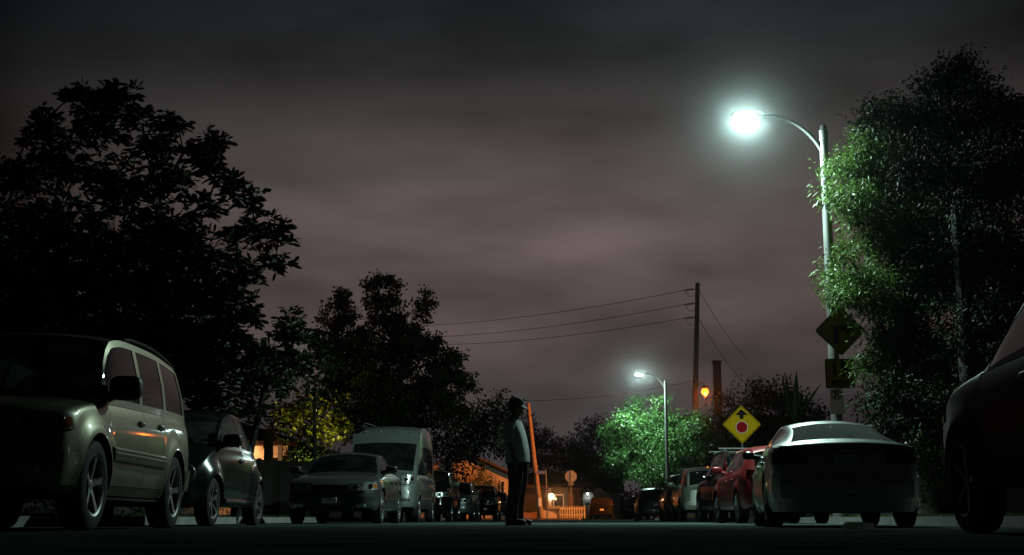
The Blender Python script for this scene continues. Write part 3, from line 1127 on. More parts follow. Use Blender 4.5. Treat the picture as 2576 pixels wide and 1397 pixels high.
def rrect(w, h, r, n=5, rot=0.0):
    pts = []
    for cx_, cy_, a0 in ((w / 2 - r, h / 2 - r, 0), (-w / 2 + r, h / 2 - r, 90), (-w / 2 + r, -h / 2 + r, 180), (w / 2 - r, -h / 2 + r, 270)):
        for k in range(n + 1):
            a = R(a0 + 90 * k / n)
            pts.append((cx_ + r * math.cos(a), cy_ + r * math.sin(a)))
    c, s = math.cos(rot), math.sin(rot)
    return [(c * p[0] - s * p[1], s * p[0] + c * p[1]) for p in pts]


UX, UZ = (1, 0, 0), (0, 0, 1)


def flat(poly, y, m, name, parent, t=.004):
    mb = MB()
    mb.extrude(poly, (0, y, 0), UX, UZ, t)
    return mb.build(name, m, parent, smooth=False)


def ring_poly(mb, pin, pout, y):
    n = len(pin)
    vs = [(p[0], y, p[1]) for p in pin] + [(p[0], y, p[1]) for p in pout]
    mb.add(vs, [(i, (i + 1) % n, n + (i + 1) % n, n + i) for i in range(n)])


def octagon(r, rot=PI / 8):
    return [(r * math.cos(rot + k * PI / 4), r * math.sin(rot + k * PI / 4)) for k in range(8)]


# ------------------------------------------------------------------ the person


def skin_obj(name, pts, edges, rad, m, parent, sub=2):
    me = bpy.data.meshes.new(name)
    me.from_pydata(pts, edges, [])
    o = bpy.data.objects.new(name, me)
    COL.objects.link(o)
    md = o.modifiers.new('s', 'SKIN')
    md.use_smooth_shade = True
    for i, r in enumerate(rad):
        me.skin_vertices[0].data[i].radius = (r, r) if not hasattr(r, '__len__') else r
    me.skin_vertices[0].data[0].use_root = True
    o.modifiers.new('d', 'SUBSURF').levels = sub
    o.modifiers['d'].render_levels = sub
    dg = bpy.context.evaluated_depsgraph_get()
    m2 = bpy.data.meshes.new_from_object(o.evaluated_get(dg))
    bpy.data.objects.remove(o)
    m2.materials.clear()
    m2.materials.append(MATS[m])
    for p in m2.polygons:
        p.use_smooth = True
    return link(bpy.data.objects.new(name, m2), parent)


def ell(cx_, cz, rx, ry, n=20, cy_=0.0, tilt=0.0, e=1.0):
    if e != 1.0:
        s_ = lambda v: math.copysign(abs(v) ** e, v)
        return [(cx_ + rx * s_(math.cos(2 * PI * (k + .5) / n)), cy_ + ry * s_(math.sin(2 * PI * (k + .5) / n)), cz + tilt * math.cos(2 * PI * k / n)) for k in range(n)]
    return [(cx_ + rx * math.cos(2 * PI * k / n), cy_ + ry * math.sin(2 * PI * k / n), cz + tilt * math.cos(2 * PI * k / n)) for k in range(n)]


def make_person(loc):
    """standing in profile facing +x (to the right of the photograph), head lifted, near arm hanging"""
    pts, ed, rad = [], [], []

    def p(x, y, z, r, par=None):
        pts.append((x, y, z)); rad.append(r)
        if par is not None:
            ed.append((par, len(pts) - 1))
        return len(pts) - 1
    pel = p(.035, 0, .96, .13)
    ab = p(.03, 0, 1.12, .125, pel)
    ch = p(.0, 0, 1.30, .125, ab)
    up_ = p(-.015, 0, 1.43, .075, ch)
    nk = p(.005, 0, 1.515, .056, up_)
    hd0 = p(.03, 0, 1.60, .078, nk)
    hd1 = p(.03, 0, 1.69, .082, hd0)
    for sy in (1, -1):
        sh = p(-.02, sy * .18, 1.43, .06, up_)
        el = p(-.01, sy * .235, 1.15, .042, sh)
        wr = p(.06, sy * .225, .90, .028, el)
        pm = p(.078, sy * .222, .835, (.018, .034), wr)
        for k, (dx, dl) in enumerate(((.030, .078), (.010, .088), (-.010, .082), (-.028, .064))):
            a = p(.085 + dx, sy * .220, .795, .0095, pm)
            b = p(.095 + dx, sy * .212, .795 - dl * .5, .0085, a)
            p(.098 + dx * .9, sy * .198, .795 - dl, .007, b)
        t1 = p(.115, sy * .205, .85, .011, pm)
        p(.130, sy * .195, .805, .009, t1)
        hp = p(.03, sy * .095, .92, .095, pel)
        kn = p(.028, sy * .11, .50, .058, hp)
        an = p(-.012, sy * .115, .10, .040, kn)
        p(.10, sy * .125, .045, .034, an)
    o = skin_obj('person', pts, ed, rad, 'skin', None)
    tag(o, 'person in pale t-shirt, cap and dark baggy trousers standing side-on in the road', 'person')
    o.location = loc
    # face
    mb = MB()
    mb.superell((.105, 0, 1.632), (.024, .018, .030), .9, n=12)
    mb.superell((.085, 0, 1.572), (.042, .045, .032), .9, n=12)
    mb.superell((.080, 0, 1.675), (.036, .062, .016), .9, n=12)
    mb.build('face', 'skin', o)
    for sy in (1, -1):
        mb = MB()
        mb.superell((.02, sy * .083, 1.635), (.022, .010, .034), .9, n=10)
        mb.build('ear', 'skin', o)
        mb = MB()
        mb.superell((.097, sy * .032, 1.652), (.010, .014, .008), 1, n=10)
        mb.build('eye', 'sign_white', o)
    mb = MB()
    mb.superell((.108, 0, 1.592), (.012, .026, .006), .9, n=10)
    mb.build('mouth', 'lamp_red', o)
    mb = MB()
    mb.superell((-.012, 0, 1.645), (.090, .088, .085), .9, n=18)
    mb.build('hair', 'hair', o)
    # cap: crown and brim
    mb = MB()
    rot = Matrix.Rotation(R(12), 3, 'Y')
    prof = [(.103, 0), (.104, .03), (.096, .065), (.07, .092), (.035, .104), (.0, .106)]
    k = len(mb.v)
    nn = 20
    for r, z in prof:
        for j in range(nn):
            t = 2 * PI * j / nn
            q = rot @ Vector((r * math.cos(t) * 1.06, r * math.sin(t) * .93, z))
            mb.v.append(tuple(q + Vector((.012, 0, 1.688))))
    for i in range(len(prof) - 1):
        for j in range(nn):
            q = (j + 1) % nn
            mb.f.append((k + i * nn + j, k + i * nn + q, k + (i + 1) * nn + q, k + (i + 1) * nn + j)); mb.m.append(0)
    cap = mb.build('cap', 'cap', o)
    mb = MB()
    rows = []
    for a in np.linspace(-1, 1, 11):
        w = math.sqrt(max(0, 1 - a * a))
        row = []
        for t in (0, .5, 1):
            q = rot @ Vector((.085 + (.012 + .095 * w) * t, a * .082, .006 - .035 * t * (1 - .3 * a * a) - .03 * a * a))
            row.append(q + Vector((.012, 0, 1.690)))
        rows.append(row)
    for dz in (0, .006):
        for a, b in zip(rows[:-1], rows[1:]):
            for i in range(2):
                mb.add([v + Vector((0, 0, dz)) for v in (a[i], a[i + 1], b[i + 1], b[i])], [(0, 1, 2, 3)])
    mb.build('brim', 'shirt', cap)
    # t-shirt: body of the shirt, then the two sleeves
    mb = MB()
    mb.loft([ell(.035, .865, .150, .205, 24, tilt=.012, e=.62), ell(.035, .90, .153, .210, 24, tilt=.01, e=.62), ell(.035, 1.0, .150, .205, 24, e=.62),
             ell(.025, 1.12, .142, .20, 24, e=.64), ell(.005, 1.26, .132, .21, 24, e=.68), ell(-.012, 1.36, .118, .215, 24, e=.75),
             ell(-.018, 1.43, .098, .19, 24), ell(-.012, 1.475, .075, .12, 24), ell(-.004, 1.50, .066, .075, 24)], cap=False)
    for sy in (1, -1):
        mb.loft([[(q[0], q[1] * 1, q[2]) for q in ell(-.02, 1.475, .05, .03, 14, sy * .15)],
                 ell(-.022, 1.43, .078, .06, 14, sy * .185), ell(-.020, 1.33, .080, .062, 14, sy * .215),
                 ell(-.016, 1.20, .078, .060, 14, sy * .236), ell(-.012, 1.13, .076, .058, 14, sy * .242)], cap=False)
    sh = mb.build('shirt', 'shirt', o, angle=80)
    md = sh.modifiers.new('d', 'SUBSURF'); md.levels = 2; md.render_levels = 2
    # trousers
    mb = MB()
    mb.loft([ell(.035, .985, .135, .185, 20), ell(.035, .92, .140, .195, 20), ell(.03, .84, .142, .20, 20), ell(.03, .80, .13, .19, 20)])
    for sy in (1, -1):
        mb.loft([ell(.033, .90, .125, .098, 16, sy * .095), ell(.04, .78, .118, .100, 16, sy * .098), ell(.040, .62, .102, .090, 16, sy * .105),
                 ell(.032, .50, .092, .084, 16, sy * .11), ell(.012, .35, .086, .080, 16, sy * .113), ell(-.004, .20, .082, .078, 16, sy * .115),
                 ell(.0, .10, .086, .078, 16, sy * .115), ell(.008, .055, .092, .078, 16, sy * .115)], cap=False)
    tr = mb.build('trousers', 'trousers', o, angle=80)
    md = tr.modifiers.new('d', 'SUBSURF'); md.levels = 1; md.render_levels = 2
    for sy in (1, -1):
        mb = MB()
        mb.superell((.055, sy * .122, .045), (.150, .052, .045), .65, n=18)
        mb.superell((-.02, sy * .12, .075), (.065, .046, .05), .7, n=14)
        sh_ = mb.build('shoe', 'shoe', o)
        m2 = MB()
        m2.superell((.055, sy * .122, .012), (.156, .056, .013), .4, n=20)
        m2.build('sole', 'sign_back', sh_)
    return o

# ------------------------------------------------------------------ ground, road, kerbs
KL, KR = -6.55, 5.42          # kerb faces left and right
XS0, XS1 = 84.0, 94.0         # the cross street


def sheet(name, x0, x1, y0, y1, z, m, nx=1, ny=1, kind='structure'):
    mb = MB()
    vs = [(x0 + (x1 - x0) * i / nx, y0 + (y1 - y0) * j / ny, z) for j in range(ny + 1) for i in range(nx + 1)]
    fs = [(j * (nx + 1) + i, j * (nx + 1) + i + 1, (j + 1) * (nx + 1) + i + 1, (j + 1) * (nx + 1) + i) for j in range(ny) for i in range(nx)]
    mb.add(vs, fs)
    o = mb.build(name, m, smooth=False)
    return tag(o, kind=kind)


sheet('ground', -150, 150, -28, 300, -0.012, 'soil')
sheet('road', KL - .02, KR + .02, -27, 82, 0.0, 'asphalt')
sheet('cross_street', -149, 149, 81.9, 97.2, 0.004, 'asphalt')
sheet('far_road', 1.0, 10.5, 97.1, 290, 0.0, 'asphalt')


def raised(name, x0, x1, y0, y1, z, m):
    mb = MB()
    mb.box(((x0 + x1) / 2, (y0 + y1) / 2, z / 2 - .05), (x1 - x0, y1 - y0, z + .1))
    return tag(mb.build(name, m, smooth=False), kind='structure')


raised('kerb_left', KL - .15, KL, -26, 81.5, .13, 'concrete')
raised('kerb_right', KR, KR + .15, -26, 81.5, .13, 'concrete')
raised('verge_left', KL - 1.6, KL - .15, -26, 81.4, .125, 'soil')
raised('verge_right', KR + .15, KR + 1.5, -26, 81.4, .125, 'soil')
raised('pavement_left', KL - 3.1, KL - 1.6, -26, 81.4, .128, 'concrete')
raised('pavement_right', KR + 1.5, KR + 3.0, -26, 81.4, .128, 'concrete')
raised('yard_left', -60, KL - 3.1, -26, 81.3, .12, 'soil')
raised('yard_right', KR + 3.0, 60, -26, 81.3, .12, 'soil')
raised('yard_far', -60, .75, 97.4, 200, .12, 'soil')
raised('kerb_far', .75, .95, 97.3, 200, .13, 'concrete')
raised('yard_far_right', 10.7, 60, 97.4, 200, .12, 'soil')

# grass on the verges
C = []
for x0, x1, y0, y1, n in ((KL - 1.55, KL - .17, 10, 34, 16000), (KR + .17, KR + 1.45, 8, 30, 11000)):
    C.append(np.stack([RNG.uniform(x0, x1, n), RNG.uniform(y0, y1, n), np.full(n, .12)], 1))
C = np.concatenate(C)
D = RNG.normal(size=C.shape) * .45
D[:, 2] = 1
o = leaf_mesh('verge_grass', C, D, RNG.uniform(.04, .11, len(C)), RNG.uniform(.006, .012, len(C)), 'grass', droop=.25)
tag(o, 'short ragged grass growing on the strips beside both kerbs', 'grass', kind='stuff')

# ------------------------------------------------------------------ parked cars, left side (noses towards us)
PI_ = PI
make_car('parked_car', 'champagne coloured SUV with black door mirrors parked nearest on the left', SUV, -5.0, 12.07, PI + R(4.0), 'cars parked along the left kerb')
make_car('parked_car', 'small dark rounded two-door hatchback parked behind the champagne SUV', BUG, -5.50, 18.2, PI, 'cars parked along the left kerb')
make_car('parked_car', 'silver sedan with bright headlight and amber corner parked before the high-roof van', SEDAN, -4.50, 26.4, PI + R(.6), 'cars parked along the left kerb')
make_car('van', 'silver high-roof van with roof antenna parked behind the silver sedan', VAN, -5.02, 36.5, PI + R(.5), 'cars parked along the left kerb', 'van')


def variant(base, **k):
    d = dict(base); d.update(k)
    return d


make_car('parked_car', 'black SUV half hidden right behind the high-roof van', variant(WAGON, paint='paint_black', rack=False, mirrormat='paint_pale'), -4.78, 44.2, PI, 'cars parked along the left kerb')
make_car('parked_car', 'grey hatchback with pale front corner beyond the van', variant(HATCH, paint='paint_grey'), -4.55, 51.6, PI, 'cars parked along the left kerb')
make_car('parked_car', 'black hatchback parked before the last dark sedan at the row end', variant(HATCH, paint='paint_black'), -3.95, 57.4, PI, 'cars parked along the left kerb')
make_car('parked_car', 'last dark sedan on the left beside the orange gabled house', variant(SEDAN, paint='paint_darkgreen'), -3.75, 64.4, PI, 'cars parked along the left kerb')

# right side (tails towards us)
GR = 'cars parked along the right kerb'
make_car('parked_car', 'glossy black SUV cut off by the right edge, nearest on the right', variant(WAGON, rack=False, glass='glass_car', mirror=None, rimmat='rim_dark', paint='paint_black_dull'), 3.70, 7.75, 0, GR)
make_car('parked_car', 'white sedan with lit dusty rear window parked by the speed sign', PALE, 3.50, 17.75, R(-4.6), GR)
make_car('parked_car', 'red hatchback parked beneath the yellow stop-ahead sign', HATCH, 4.24, 27.6, R(2.2), GR)
make_car('parked_car', 'black SUV with a roof rack parked in front of the red hatchback', variant(WAGON), 4.52, 33.75, R(3.2), GR)
make_car('parked_car', 'pale silver SUV beyond the black roof-rack SUV', variant(WAGON, paint='paint_pale', rack=False, tailz=1.10), 4.52, 43.5, R(.6), GR)
make_car('parked_car', 'dark grey SUV parked beyond the pale silver SUV', variant(WAGON, paint='paint_darkgrey', rack=False), 4.55, 50.2, 0, GR)
make_car('parked_car', 'dark hatchback at the far end of the right hand row', variant(HATCH, paint='paint_darkgrey'), 4.25, 64.8, 0, GR)
make_car('parked_car', 'black car with a pale license plate at the junction beside the picket fence', variant(WAGON, paint='paint_black_dull', rack=False), 2.55, 101.5, 0)

# ------------------------------------------------------------------ lamps
LED = (0.67, 1.0, 0.90)
PW = 1350
street_lamp('tall street lamp with glowing white head standing beside the leafy tree and carrying three signs', 5.62, 27.0, at(1880, 298, 27.0).z + .02,
            5.62 - at(1880, 298, 27.0).x, at(2070, 330, 27.0).z, 'lens_white', PW, LED, 'white street lamps')
street_lamp('far street lamp glowing white above the bright green street tree', at(1681, 1290, 82).x, 82, at(1610, 943, 82).z + .02,
            at(1681, 1290, 82).x - at(1610, 943, 82).x, at(1680, 960, 82).z, 'lens_white', PW * .85, LED, 'white street lamps')

# wooden utility pole with sodium lamp
up = at(1757, 1300, 93.5)
top = at(1755, 716, 93.5)
u = thing('utility_pole', 'dark wooden utility pole with insulators and glowing orange lamp', 'utility pole', (up.x, 93.5, .1))
mb = MB()
mb.tube([(0, 0, 0), (0, 0, top.z * .5), (top.x - up.x, 0, top.z)], [.24, .20, .16], 14)
mb.build('pole', 'wood_pole', u)
lp = at(1770, 988, 92.4)
mb = MB()
mb.tube([(0.05, 0, lp.z + .2), (lp.x - up.x - .1, -1.2, lp.z + .7), (lp.x - up.x, -2.0, lp.z + .3)], .035, 8)
mb.build('lamp_arm', 'galv', u)
mb = MB()
mb.superell((lp.x - up.x, -2.0, lp.z + .20), (.2, .3, .11), .7, n=16)
mb.build('lamp_head', 'galv', u)
mb = MB()
mb.superell((lp.x - up.x, -2.0, lp.z - .12), (.27, .27, .26), 1.0, n=20)
mb.build('lens', 'lens_sodium', u)
ld = bpy.data.lights.new('lamp_light', 'SPOT')
ld.energy = 24000; ld.color = (1.0, .25, .03); ld.spot_size = R(68); ld.spot_blend = .3; ld.shadow_soft_size = .15
lo = link(bpy.data.objects.new('lamp_light', ld), u)
lo.location = (lp.x - up.x - .1, -2.0, lp.z - .46)
lo.rotation_euler = Vector((-.83, .56, -.40)).to_track_quat('-Z', 'Y').to_euler()
ld = bpy.data.lights.new('lamp_glow', 'POINT')
ld.energy = 100; ld.color = (1.0, .22, .025); ld.shadow_soft_size = .12
lo = link(bpy.data.objects.new('lamp_glow', ld), u)
lo.location = (lp.x - up.x, -2.2, lp.z - .44)

wl = {1: (1000, 822), 2: (1020, 850), 3: (1040, 868)}
for k, (py, ex) in enumerate(((727, 0), (763, 1), (798, 2))):
    a = at(1752, py, 93.5)
    b = at(*wl[k + 1], 128)
    d = (b - a)
    ins = a + d.normalized() * 1.3
    mb = MB()
    mb.tube([a - Vector((up.x, 93.5, .1)), ins - Vector((up.x, 93.5, .1))], .02, 6)
    for t in np.linspace(.25, .95, 8):
        p = a.lerp(ins, t) - Vector((up.x, 93.5, .1))
        mb.superell(p, (.035, .07, .09), .9, n=10)
    j = ins - Vector((up.x, 93.5, .1))
    s = a - Vector((up.x, 93.5, .1))
    mb.tube([j, j.lerp(s, .4) - Vector((0, 0, .55)), s - Vector((0, 0, .5))], .018, 5)
    mb.build('insulator', 'insulator', u)
    mb = MB()
    pts = [ins.lerp(b, t) - Vector((0, 0, 1.1 * 4 * t * (1 - t) * .5)) for t in np.linspace(0, 1, 24)]
    mb.tube(pts, .022, 5)
    tag(mb.build('power_line', 'wire'), ('topmost', 'middle', 'lowest')[k] + ' of the three thin power lines rising to the wooden pole top', 'power line', 'power lines on the utility pole')
for k, (p0, p1, nm) in enumerate((((1757, 728), (1880, 905), 'upper slack cable running right from the wooden pole top down to the trees'),
                                  ((1757, 800), (1870, 960), 'lower slack cable running right from the wooden pole to the trees'),
                                  ((1757, 955), (1310, 1008), 'low cable sagging left behind the far white street lamp to the dark tree'))):
    a, b = at(*p0, 93.5), at(*p1, 110 if k < 2 else 97)
    mb = MB()
    mb.tube([a.lerp(b, t) - Vector((0, 0, .4 * 4 * t * (1 - t))) for t in np.linspace(0, 1, 20)], .020, 5)
    tag(mb.build('cable', 'wire'), nm, 'cable')

# ------------------------------------------------------------------ signs
LPY = 27.0 - .24
c = at(2114, 832, LPY)
s1 = thing('warning_sign', 'dim yellow diamond turn-arrow sign on the lamp post, half covered by leaves', 'sign', c)
flat(rrect(.76, .76, .06, rot=PI / 4), 0, 'sign_yellow_shaded', 'panel', s1)
mb = MB(); ring_poly(mb, rrect(.69, .69, .05, rot=PI / 4), rrect(.72, .72, .055, rot=PI / 4), -.003); mb.build('border', 'sign_black', s1)
mb = MB()
for poly in ([(-.15, -.27), (-.03, -.27), (-.03, .10), (-.15, .10)], [(-.03, -.01), (.10, -.01), (.10, .10), (-.03, .10)], [(.10, -.10), (.27, .045), (.10, .19)]):
    mb.extrude(poly, (0, -.004, 0), UX, UZ, .002)
mb.build('arrow', 'sign_black', s1)
c = at(2113, 940, LPY)
s2 = thing('speed_sign', 'square yellow 15 MPH plate on the lamp post below the diamond sign', 'sign', c)
flat(rrect(.61, .62, .04), 0, 'sign_yellow_shaded', 'panel', s2)
mb = MB(); ring_poly(mb, rrect(.55, .56, .03), rrect(.575, .585, .035), -.003); mb.build('border', 'sign_black', s2)
text_mesh('15', .44, s2, 'sign_black', (0, -.006, .07), sx=1.0)
text_mesh('MPH', .17, s2, 'sign_black', (0, -.006, -.20), sx=1.1)
c = at(2105, 1010, LPY)
s3 = thing('parking_sign', 'small white no-parking sign, lowest on the lamp post', 'sign', c)
flat(rrect(.30, .53, .03), 0, 'sign_white', 'panel', s3)
text_mesh('P', .20, s3, 'sign_black', (0, -.005, .13))
mb = MB()
cir = lambda r: [(r * math.cos(2 * PI * k / 32), .135 + r * math.sin(2 * PI * k / 32)) for k in range(32)]
ring_poly(mb, cir(.088), cir(.108), -.008)
mb.extrude([(-.075, .20), (-.062, .212), (.075, .07), (.062, .058)], (0, -.008, 0), UX, UZ, .002)
mb.build('prohibition_ring', 'sign_red', s3)
for s_ in (s1, s2, s3):
    mb = MB(); mb.box((-.02, .075, 0), (.12, .13, .05)); mb.build('bracket', 'galv', s_)

SY = 37.5
c = at(1866, 1068, SY)
s4 = thing('stop_ahead_sign', 'bright yellow diamond sign with black arrow above red octagon, behind the red hatchback', 'sign', (c.x, SY, .12))
zc = c.z - .12
mb = MB(); mb.tube([(0, .04, 0), (0, .04, zc + .3)], .03, 10); mb.build('post', 'galv', s4)
dm = lambda w, y, m, n, r=.05: flat([(p[0], p[1] + zc) for p in rrect(w, w, r, rot=PI / 4)], y, m, n, s4)
dm(.79, 0, 'sign_yellow', 'panel')
mb = MB()
ring_poly(mb, [(p[0], p[1] + zc) for p in rrect(.725, .725, .04, rot=PI / 4)], [(p[0], p[1] + zc) for p in rrect(.75, .75, .045, rot=PI / 4)], -.003)
mb.build('border', 'sign_black', s4)
mb = MB()
mb.extrude([(-.06, zc + .16), (.06, zc + .16), (.06, zc + .27), (.19, zc + .27), (0, zc + .45), (-.19, zc + .27), (-.06, zc + .27)], (0, -.004, 0), UX, UZ, .002)
mb.build('arrow', 'sign_black', s4)
flat([(p[0], p[1] + zc - .08) for p in octagon(.185)], -.004, 'sign_white', 'octagon_edge', s4)
flat([(p[0], p[1] + zc - .08) for p in octagon(.17)], -.008, 'sign_red', 'octagon', s4)


def stop_back(label, px, py, Y, r, cat='sign', small=True):
    c = at(px, py, Y)
    s = thing('stop_sign', label, cat, (c.x, Y, .12))
    z = c.z - .12
    mb = MB(); mb.tube([(0, -.04, 0), (0, -.04, z + r)], .032, 8); mb.build('post', 'galv', s)
    flat([(p[0], p[1] + z) for p in octagon(r)], 0, 'sign_back', 'panel', s, .006)
    if small:
        flat([(p[0], p[1] + z - r - .09) for p in rrect(.42, .16, .03)], 0, 'sign_back', 'plate', s, .006)
    return s


stop_back('back of an octagonal stop sign on a thin post, orange lit, before the picket fence', 1436, 1199, 97.5, .47)
stop_back('dim orange octagonal sign back behind the black junction car', 1507, 1243, 112, .50, small=False)
c = at(1373, 1180, 97)
s6 = thing('street_name_sign', 'thin post with a small street name blade beside the leaning orange pole', 'sign', (c.x, 97, .12))
mb = MB(); mb.tube([(.10, 0, 0), (0, 0, c.z - .12)], .035, 8); mb.build('post', 'galv', s6)
mb = MB(); mb.box((-.37, 0, c.z - .12 - .26), (.72, .012, .24)); mb.build('name_blade', 'sign_blue', s6)

a, b = at(1328, 1015, 97.6), at(1362, 1318, 97.6)
lpn = thing('leaning_pole', 'leaning wooden pole glowing orange right behind the person', 'utility pole', (b.x, 97.6, .1))
mb = MB(); mb.tube([(0, 0, 0), ((a.x - b.x) * .5 - .05, 0, (a.z - .1) * .5), (a.x - b.x, 0, a.z - .1)], [.22, .20, .15], 12); mb.build('pole', 'wood_pole', lpn)
t = at(1357, 1264, 97.3)
mb = MB(); mb.box((t.x - b.x + .02, -.26, t.z - .1), (.26, .02, .62)); mb.build('pole_tag', 'sign_white', lpn)

# ------------------------------------------------------------------ the person in the road
pp = at(1296, 1322, 18.8)
person = make_person((pp.x, 18.8, 0.0))
person.rotation_euler = (0, 0, R(-17))
person.scale = (1.04, 1.04, 1.04)

# pale block on the road behind the white sedan
q = at(2137, 1334, 12.8)
bl = MB()
bl.superell((q.x, 12.4, .03), (.135, .10, .03), .3, n=14)
bl.superell((q.x - .04, 12.4, .058), (.085, .07, .014), .5, n=12)
tag(bl.build('paper_bag', 'paper'), 'crumpled pale paper bag lying on the road behind the white sedan', 'bag')

# ------------------------------------------------------------------ trees
MAG = [(240, 240, 45), (190, 240, 35), (305, 245, 50), (250, 310, 80), (120, 305, 40), (80, 345, 40), (150, 340, 40), (340, 290, 40), (430, 310, 45),
       (380, 370, 70), (150, 420, 90), (60, 430, 55), (10, 440, 55), (545, 362, 48), (490, 390, 45), (420, 460, 70), (290, 470, 100), (545, 428, 40),
       (590, 478, 45), (640, 505, 36), (520, 520, 40), (420, 590, 100), (690, 585, 48), (610, 590, 50), (520, 640, 80), (690, 665, 40), (620, 690, 50),
       (480, 740, 110), (300, 640, 140), (120, 580, 130), (-20, 600, 120), (630, 785, 45), (560, 830, 80), (450, 900, 140), (250, 830, 170),
       (60, 780, 150), (100, 980, 150), (-60, 900, 160), (330, 980, 140), (640, 900, 60), (540, 990, 90), (380, 720, 120), (180, 700, 130), (40, 690, 120), (560, 740, 70), (520, 880, 90), (380, 860, 130), (200, 960, 140)]
base = at(330, 1300, 20.5)
tree('magnolia_tree', 'big dark magnolia with large rosette leaves standing behind the champagne SUV', (base.x - .6, 20.6, .12), blobs_px(MAG, 20.3, 1.5),
     'leaf_magnolia', 240, .165, .058, .24, (0, 13), 'rosette', flat=.85, fine=True, fork=.42, droop=.1, shell=.9)
MAG2 = [(735, 805, 38), (715, 850, 45), (760, 850, 35), (680, 900, 55), (740, 910, 45), (640, 950, 60), (700, 965, 45), (630, 1030, 45)]
base = at(690, 1300, 26)
tree('magnolia_tree', 'smaller magnolia with a pointed top right of the big dark one', (base.x - .8, 26, .12), blobs_px(MAG2, 25.5, .8),
     'leaf_magnolia', 200, .165, .058, .10, (0, 12), 'rosette', fine=True, shell=.9)
MID = [(857, 738, 22), (850, 768, 32), (845, 812, 42), (878, 800, 24), (935, 718, 22), (960, 706, 24), (985, 722, 24), (945, 755, 32), (985, 760, 32),
       (965, 805, 44), (1003, 800, 24), (1072, 738, 15), (1060, 765, 20), (1086, 760, 12), (1058, 798, 24), (1042, 838, 34), (1000, 840, 34), (905, 850, 40),
       (1088, 868, 40), (1145, 905, 28), (1165, 962, 30), (1188, 975, 16), (1120, 930, 45), (1100, 970, 70), (1010, 890, 85), (900, 890, 80), (830, 890, 55),
       (870, 960, 80), (960, 980, 90), (1060, 1020, 75), (1140, 1035, 55), (930, 1050, 60), (800, 855, 34), (1000, 1060, 60), (880, 1050, 45)]
base = at(985, 1300, 50)
tree('broadleaf_tree', 'tall dark tree with three lobed tops behind the high-roof van', (base.x - 1.0, 50.5, .12), blobs_px(MID, 50, 1.6),
     'leaf_broad', 110, .15, .10, .22, (.12, 20), fork=.3, shell=.8)
YEL = [(735, 1050, 36), (700, 1055, 28), (728, 1072, 20), (765, 1078, 24), (790, 1085, 45), (845, 1060, 42), (760, 1025, 40), (820, 1015, 40), (870, 1090, 32), (715, 1035, 30), (860, 1010, 30)]
base = at(812, 1300, 46.6)
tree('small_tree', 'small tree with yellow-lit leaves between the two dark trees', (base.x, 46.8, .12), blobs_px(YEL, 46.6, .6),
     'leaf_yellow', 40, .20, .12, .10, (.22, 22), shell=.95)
base = at(786, 1300, 37.5)
YNG = [(790, 950, 40), (770, 990, 36), (815, 985, 34), (750, 930, 34), (830, 930, 36), (775, 900, 34), (805, 870, 28)]
tree('young_tree', 'young tree with a thin straight trunk in front of the yellow-lit leaves', (base.x, 37.5, .12), blobs_px(YNG, 37.5, .4),
     'leaf_broad', 22, .16, .09, .055, (.2, 16), fork=.62, shell=.9)
R1 = [(2150, 405, 55), (2115, 420, 40), (2200, 350, 60), (2180, 410, 60), (2250, 300, 80), (2230, 440, 90), (2110, 490, 38), (2150, 500, 50), (2190, 540, 75),
      (2240, 600, 95), (2290, 400, 120), (2320, 540, 130), (2125, 640, 34), (2100, 705, 36), (2135, 710, 50), (2200, 730, 75), (2260, 760, 90),
      (2158, 752, 42), (2112, 748, 28), (2350, 690, 130), (2255, 850, 76), (2340, 860, 110), (2200, 920, 50), (2280, 960, 90), (2390, 960, 90)]
base = at(2330, 1300, 26.8)
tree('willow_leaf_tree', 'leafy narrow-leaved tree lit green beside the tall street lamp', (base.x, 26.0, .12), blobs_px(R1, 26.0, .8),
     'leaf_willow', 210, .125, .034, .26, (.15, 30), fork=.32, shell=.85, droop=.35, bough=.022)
R2 = [(2400, 190, 60), (2350, 220, 55), (2450, 230, 60), (2330, 300, 60), (2400, 320, 110), (2480, 330, 70), (2530, 270, 50), (2580, 290, 60), (2240, 290, 60),
      (2200, 290, 40), (2560, 420, 130), (2460, 470, 130), (2420, 640, 140), (2560, 640, 150), (2500, 800, 150), (2620, 850, 150), (2440, 930, 120),
      (2560, 1010, 130), (2310, 420, 90), (2420, 150, 28), (2205, 1010, 42), (2270, 1000, 65), (2350, 1020, 80), (2430, 1040, 90), (2230, 1080, 45), (2300, 1090, 60), (2390, 1110, 70)]
base = at(2480, 1300, 24)
tree('dark_tree', 'taller dark tree rising over the lamp-lit tree at the right edge', (base.x, 24, .12), blobs_px(R2, 24, 1.0),
     'leaf_dark', 190, .12, .04, .3, (.14, 30), fork=.35, shell=.85, bough=.018)
ST = [(1600, 1010, 22), (1590, 1040, 36), (1560, 1065, 34), (1540, 1095, 34), (1620, 1075, 45), (1665, 1010, 20), (1665, 1050, 34), (1580, 1110, 50),
      (1640, 1120, 55), (1700, 1060, 34), (1740, 1060, 34), (1705, 1110, 50), (1760, 1095, 38), (1545, 1150, 36), (1600, 1165, 50), (1670, 1170, 50),
      (1730, 1150, 40), (1620, 1200, 40), (1560, 1185, 30), (1690, 1205, 36), (1790, 1110, 30)]
base = at(1660, 1300, 85)
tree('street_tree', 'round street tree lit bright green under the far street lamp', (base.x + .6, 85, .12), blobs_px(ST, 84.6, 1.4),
     'leaf_street', 42, .17, .11, .2, (.22, 30), fork=.3, shell=.7)


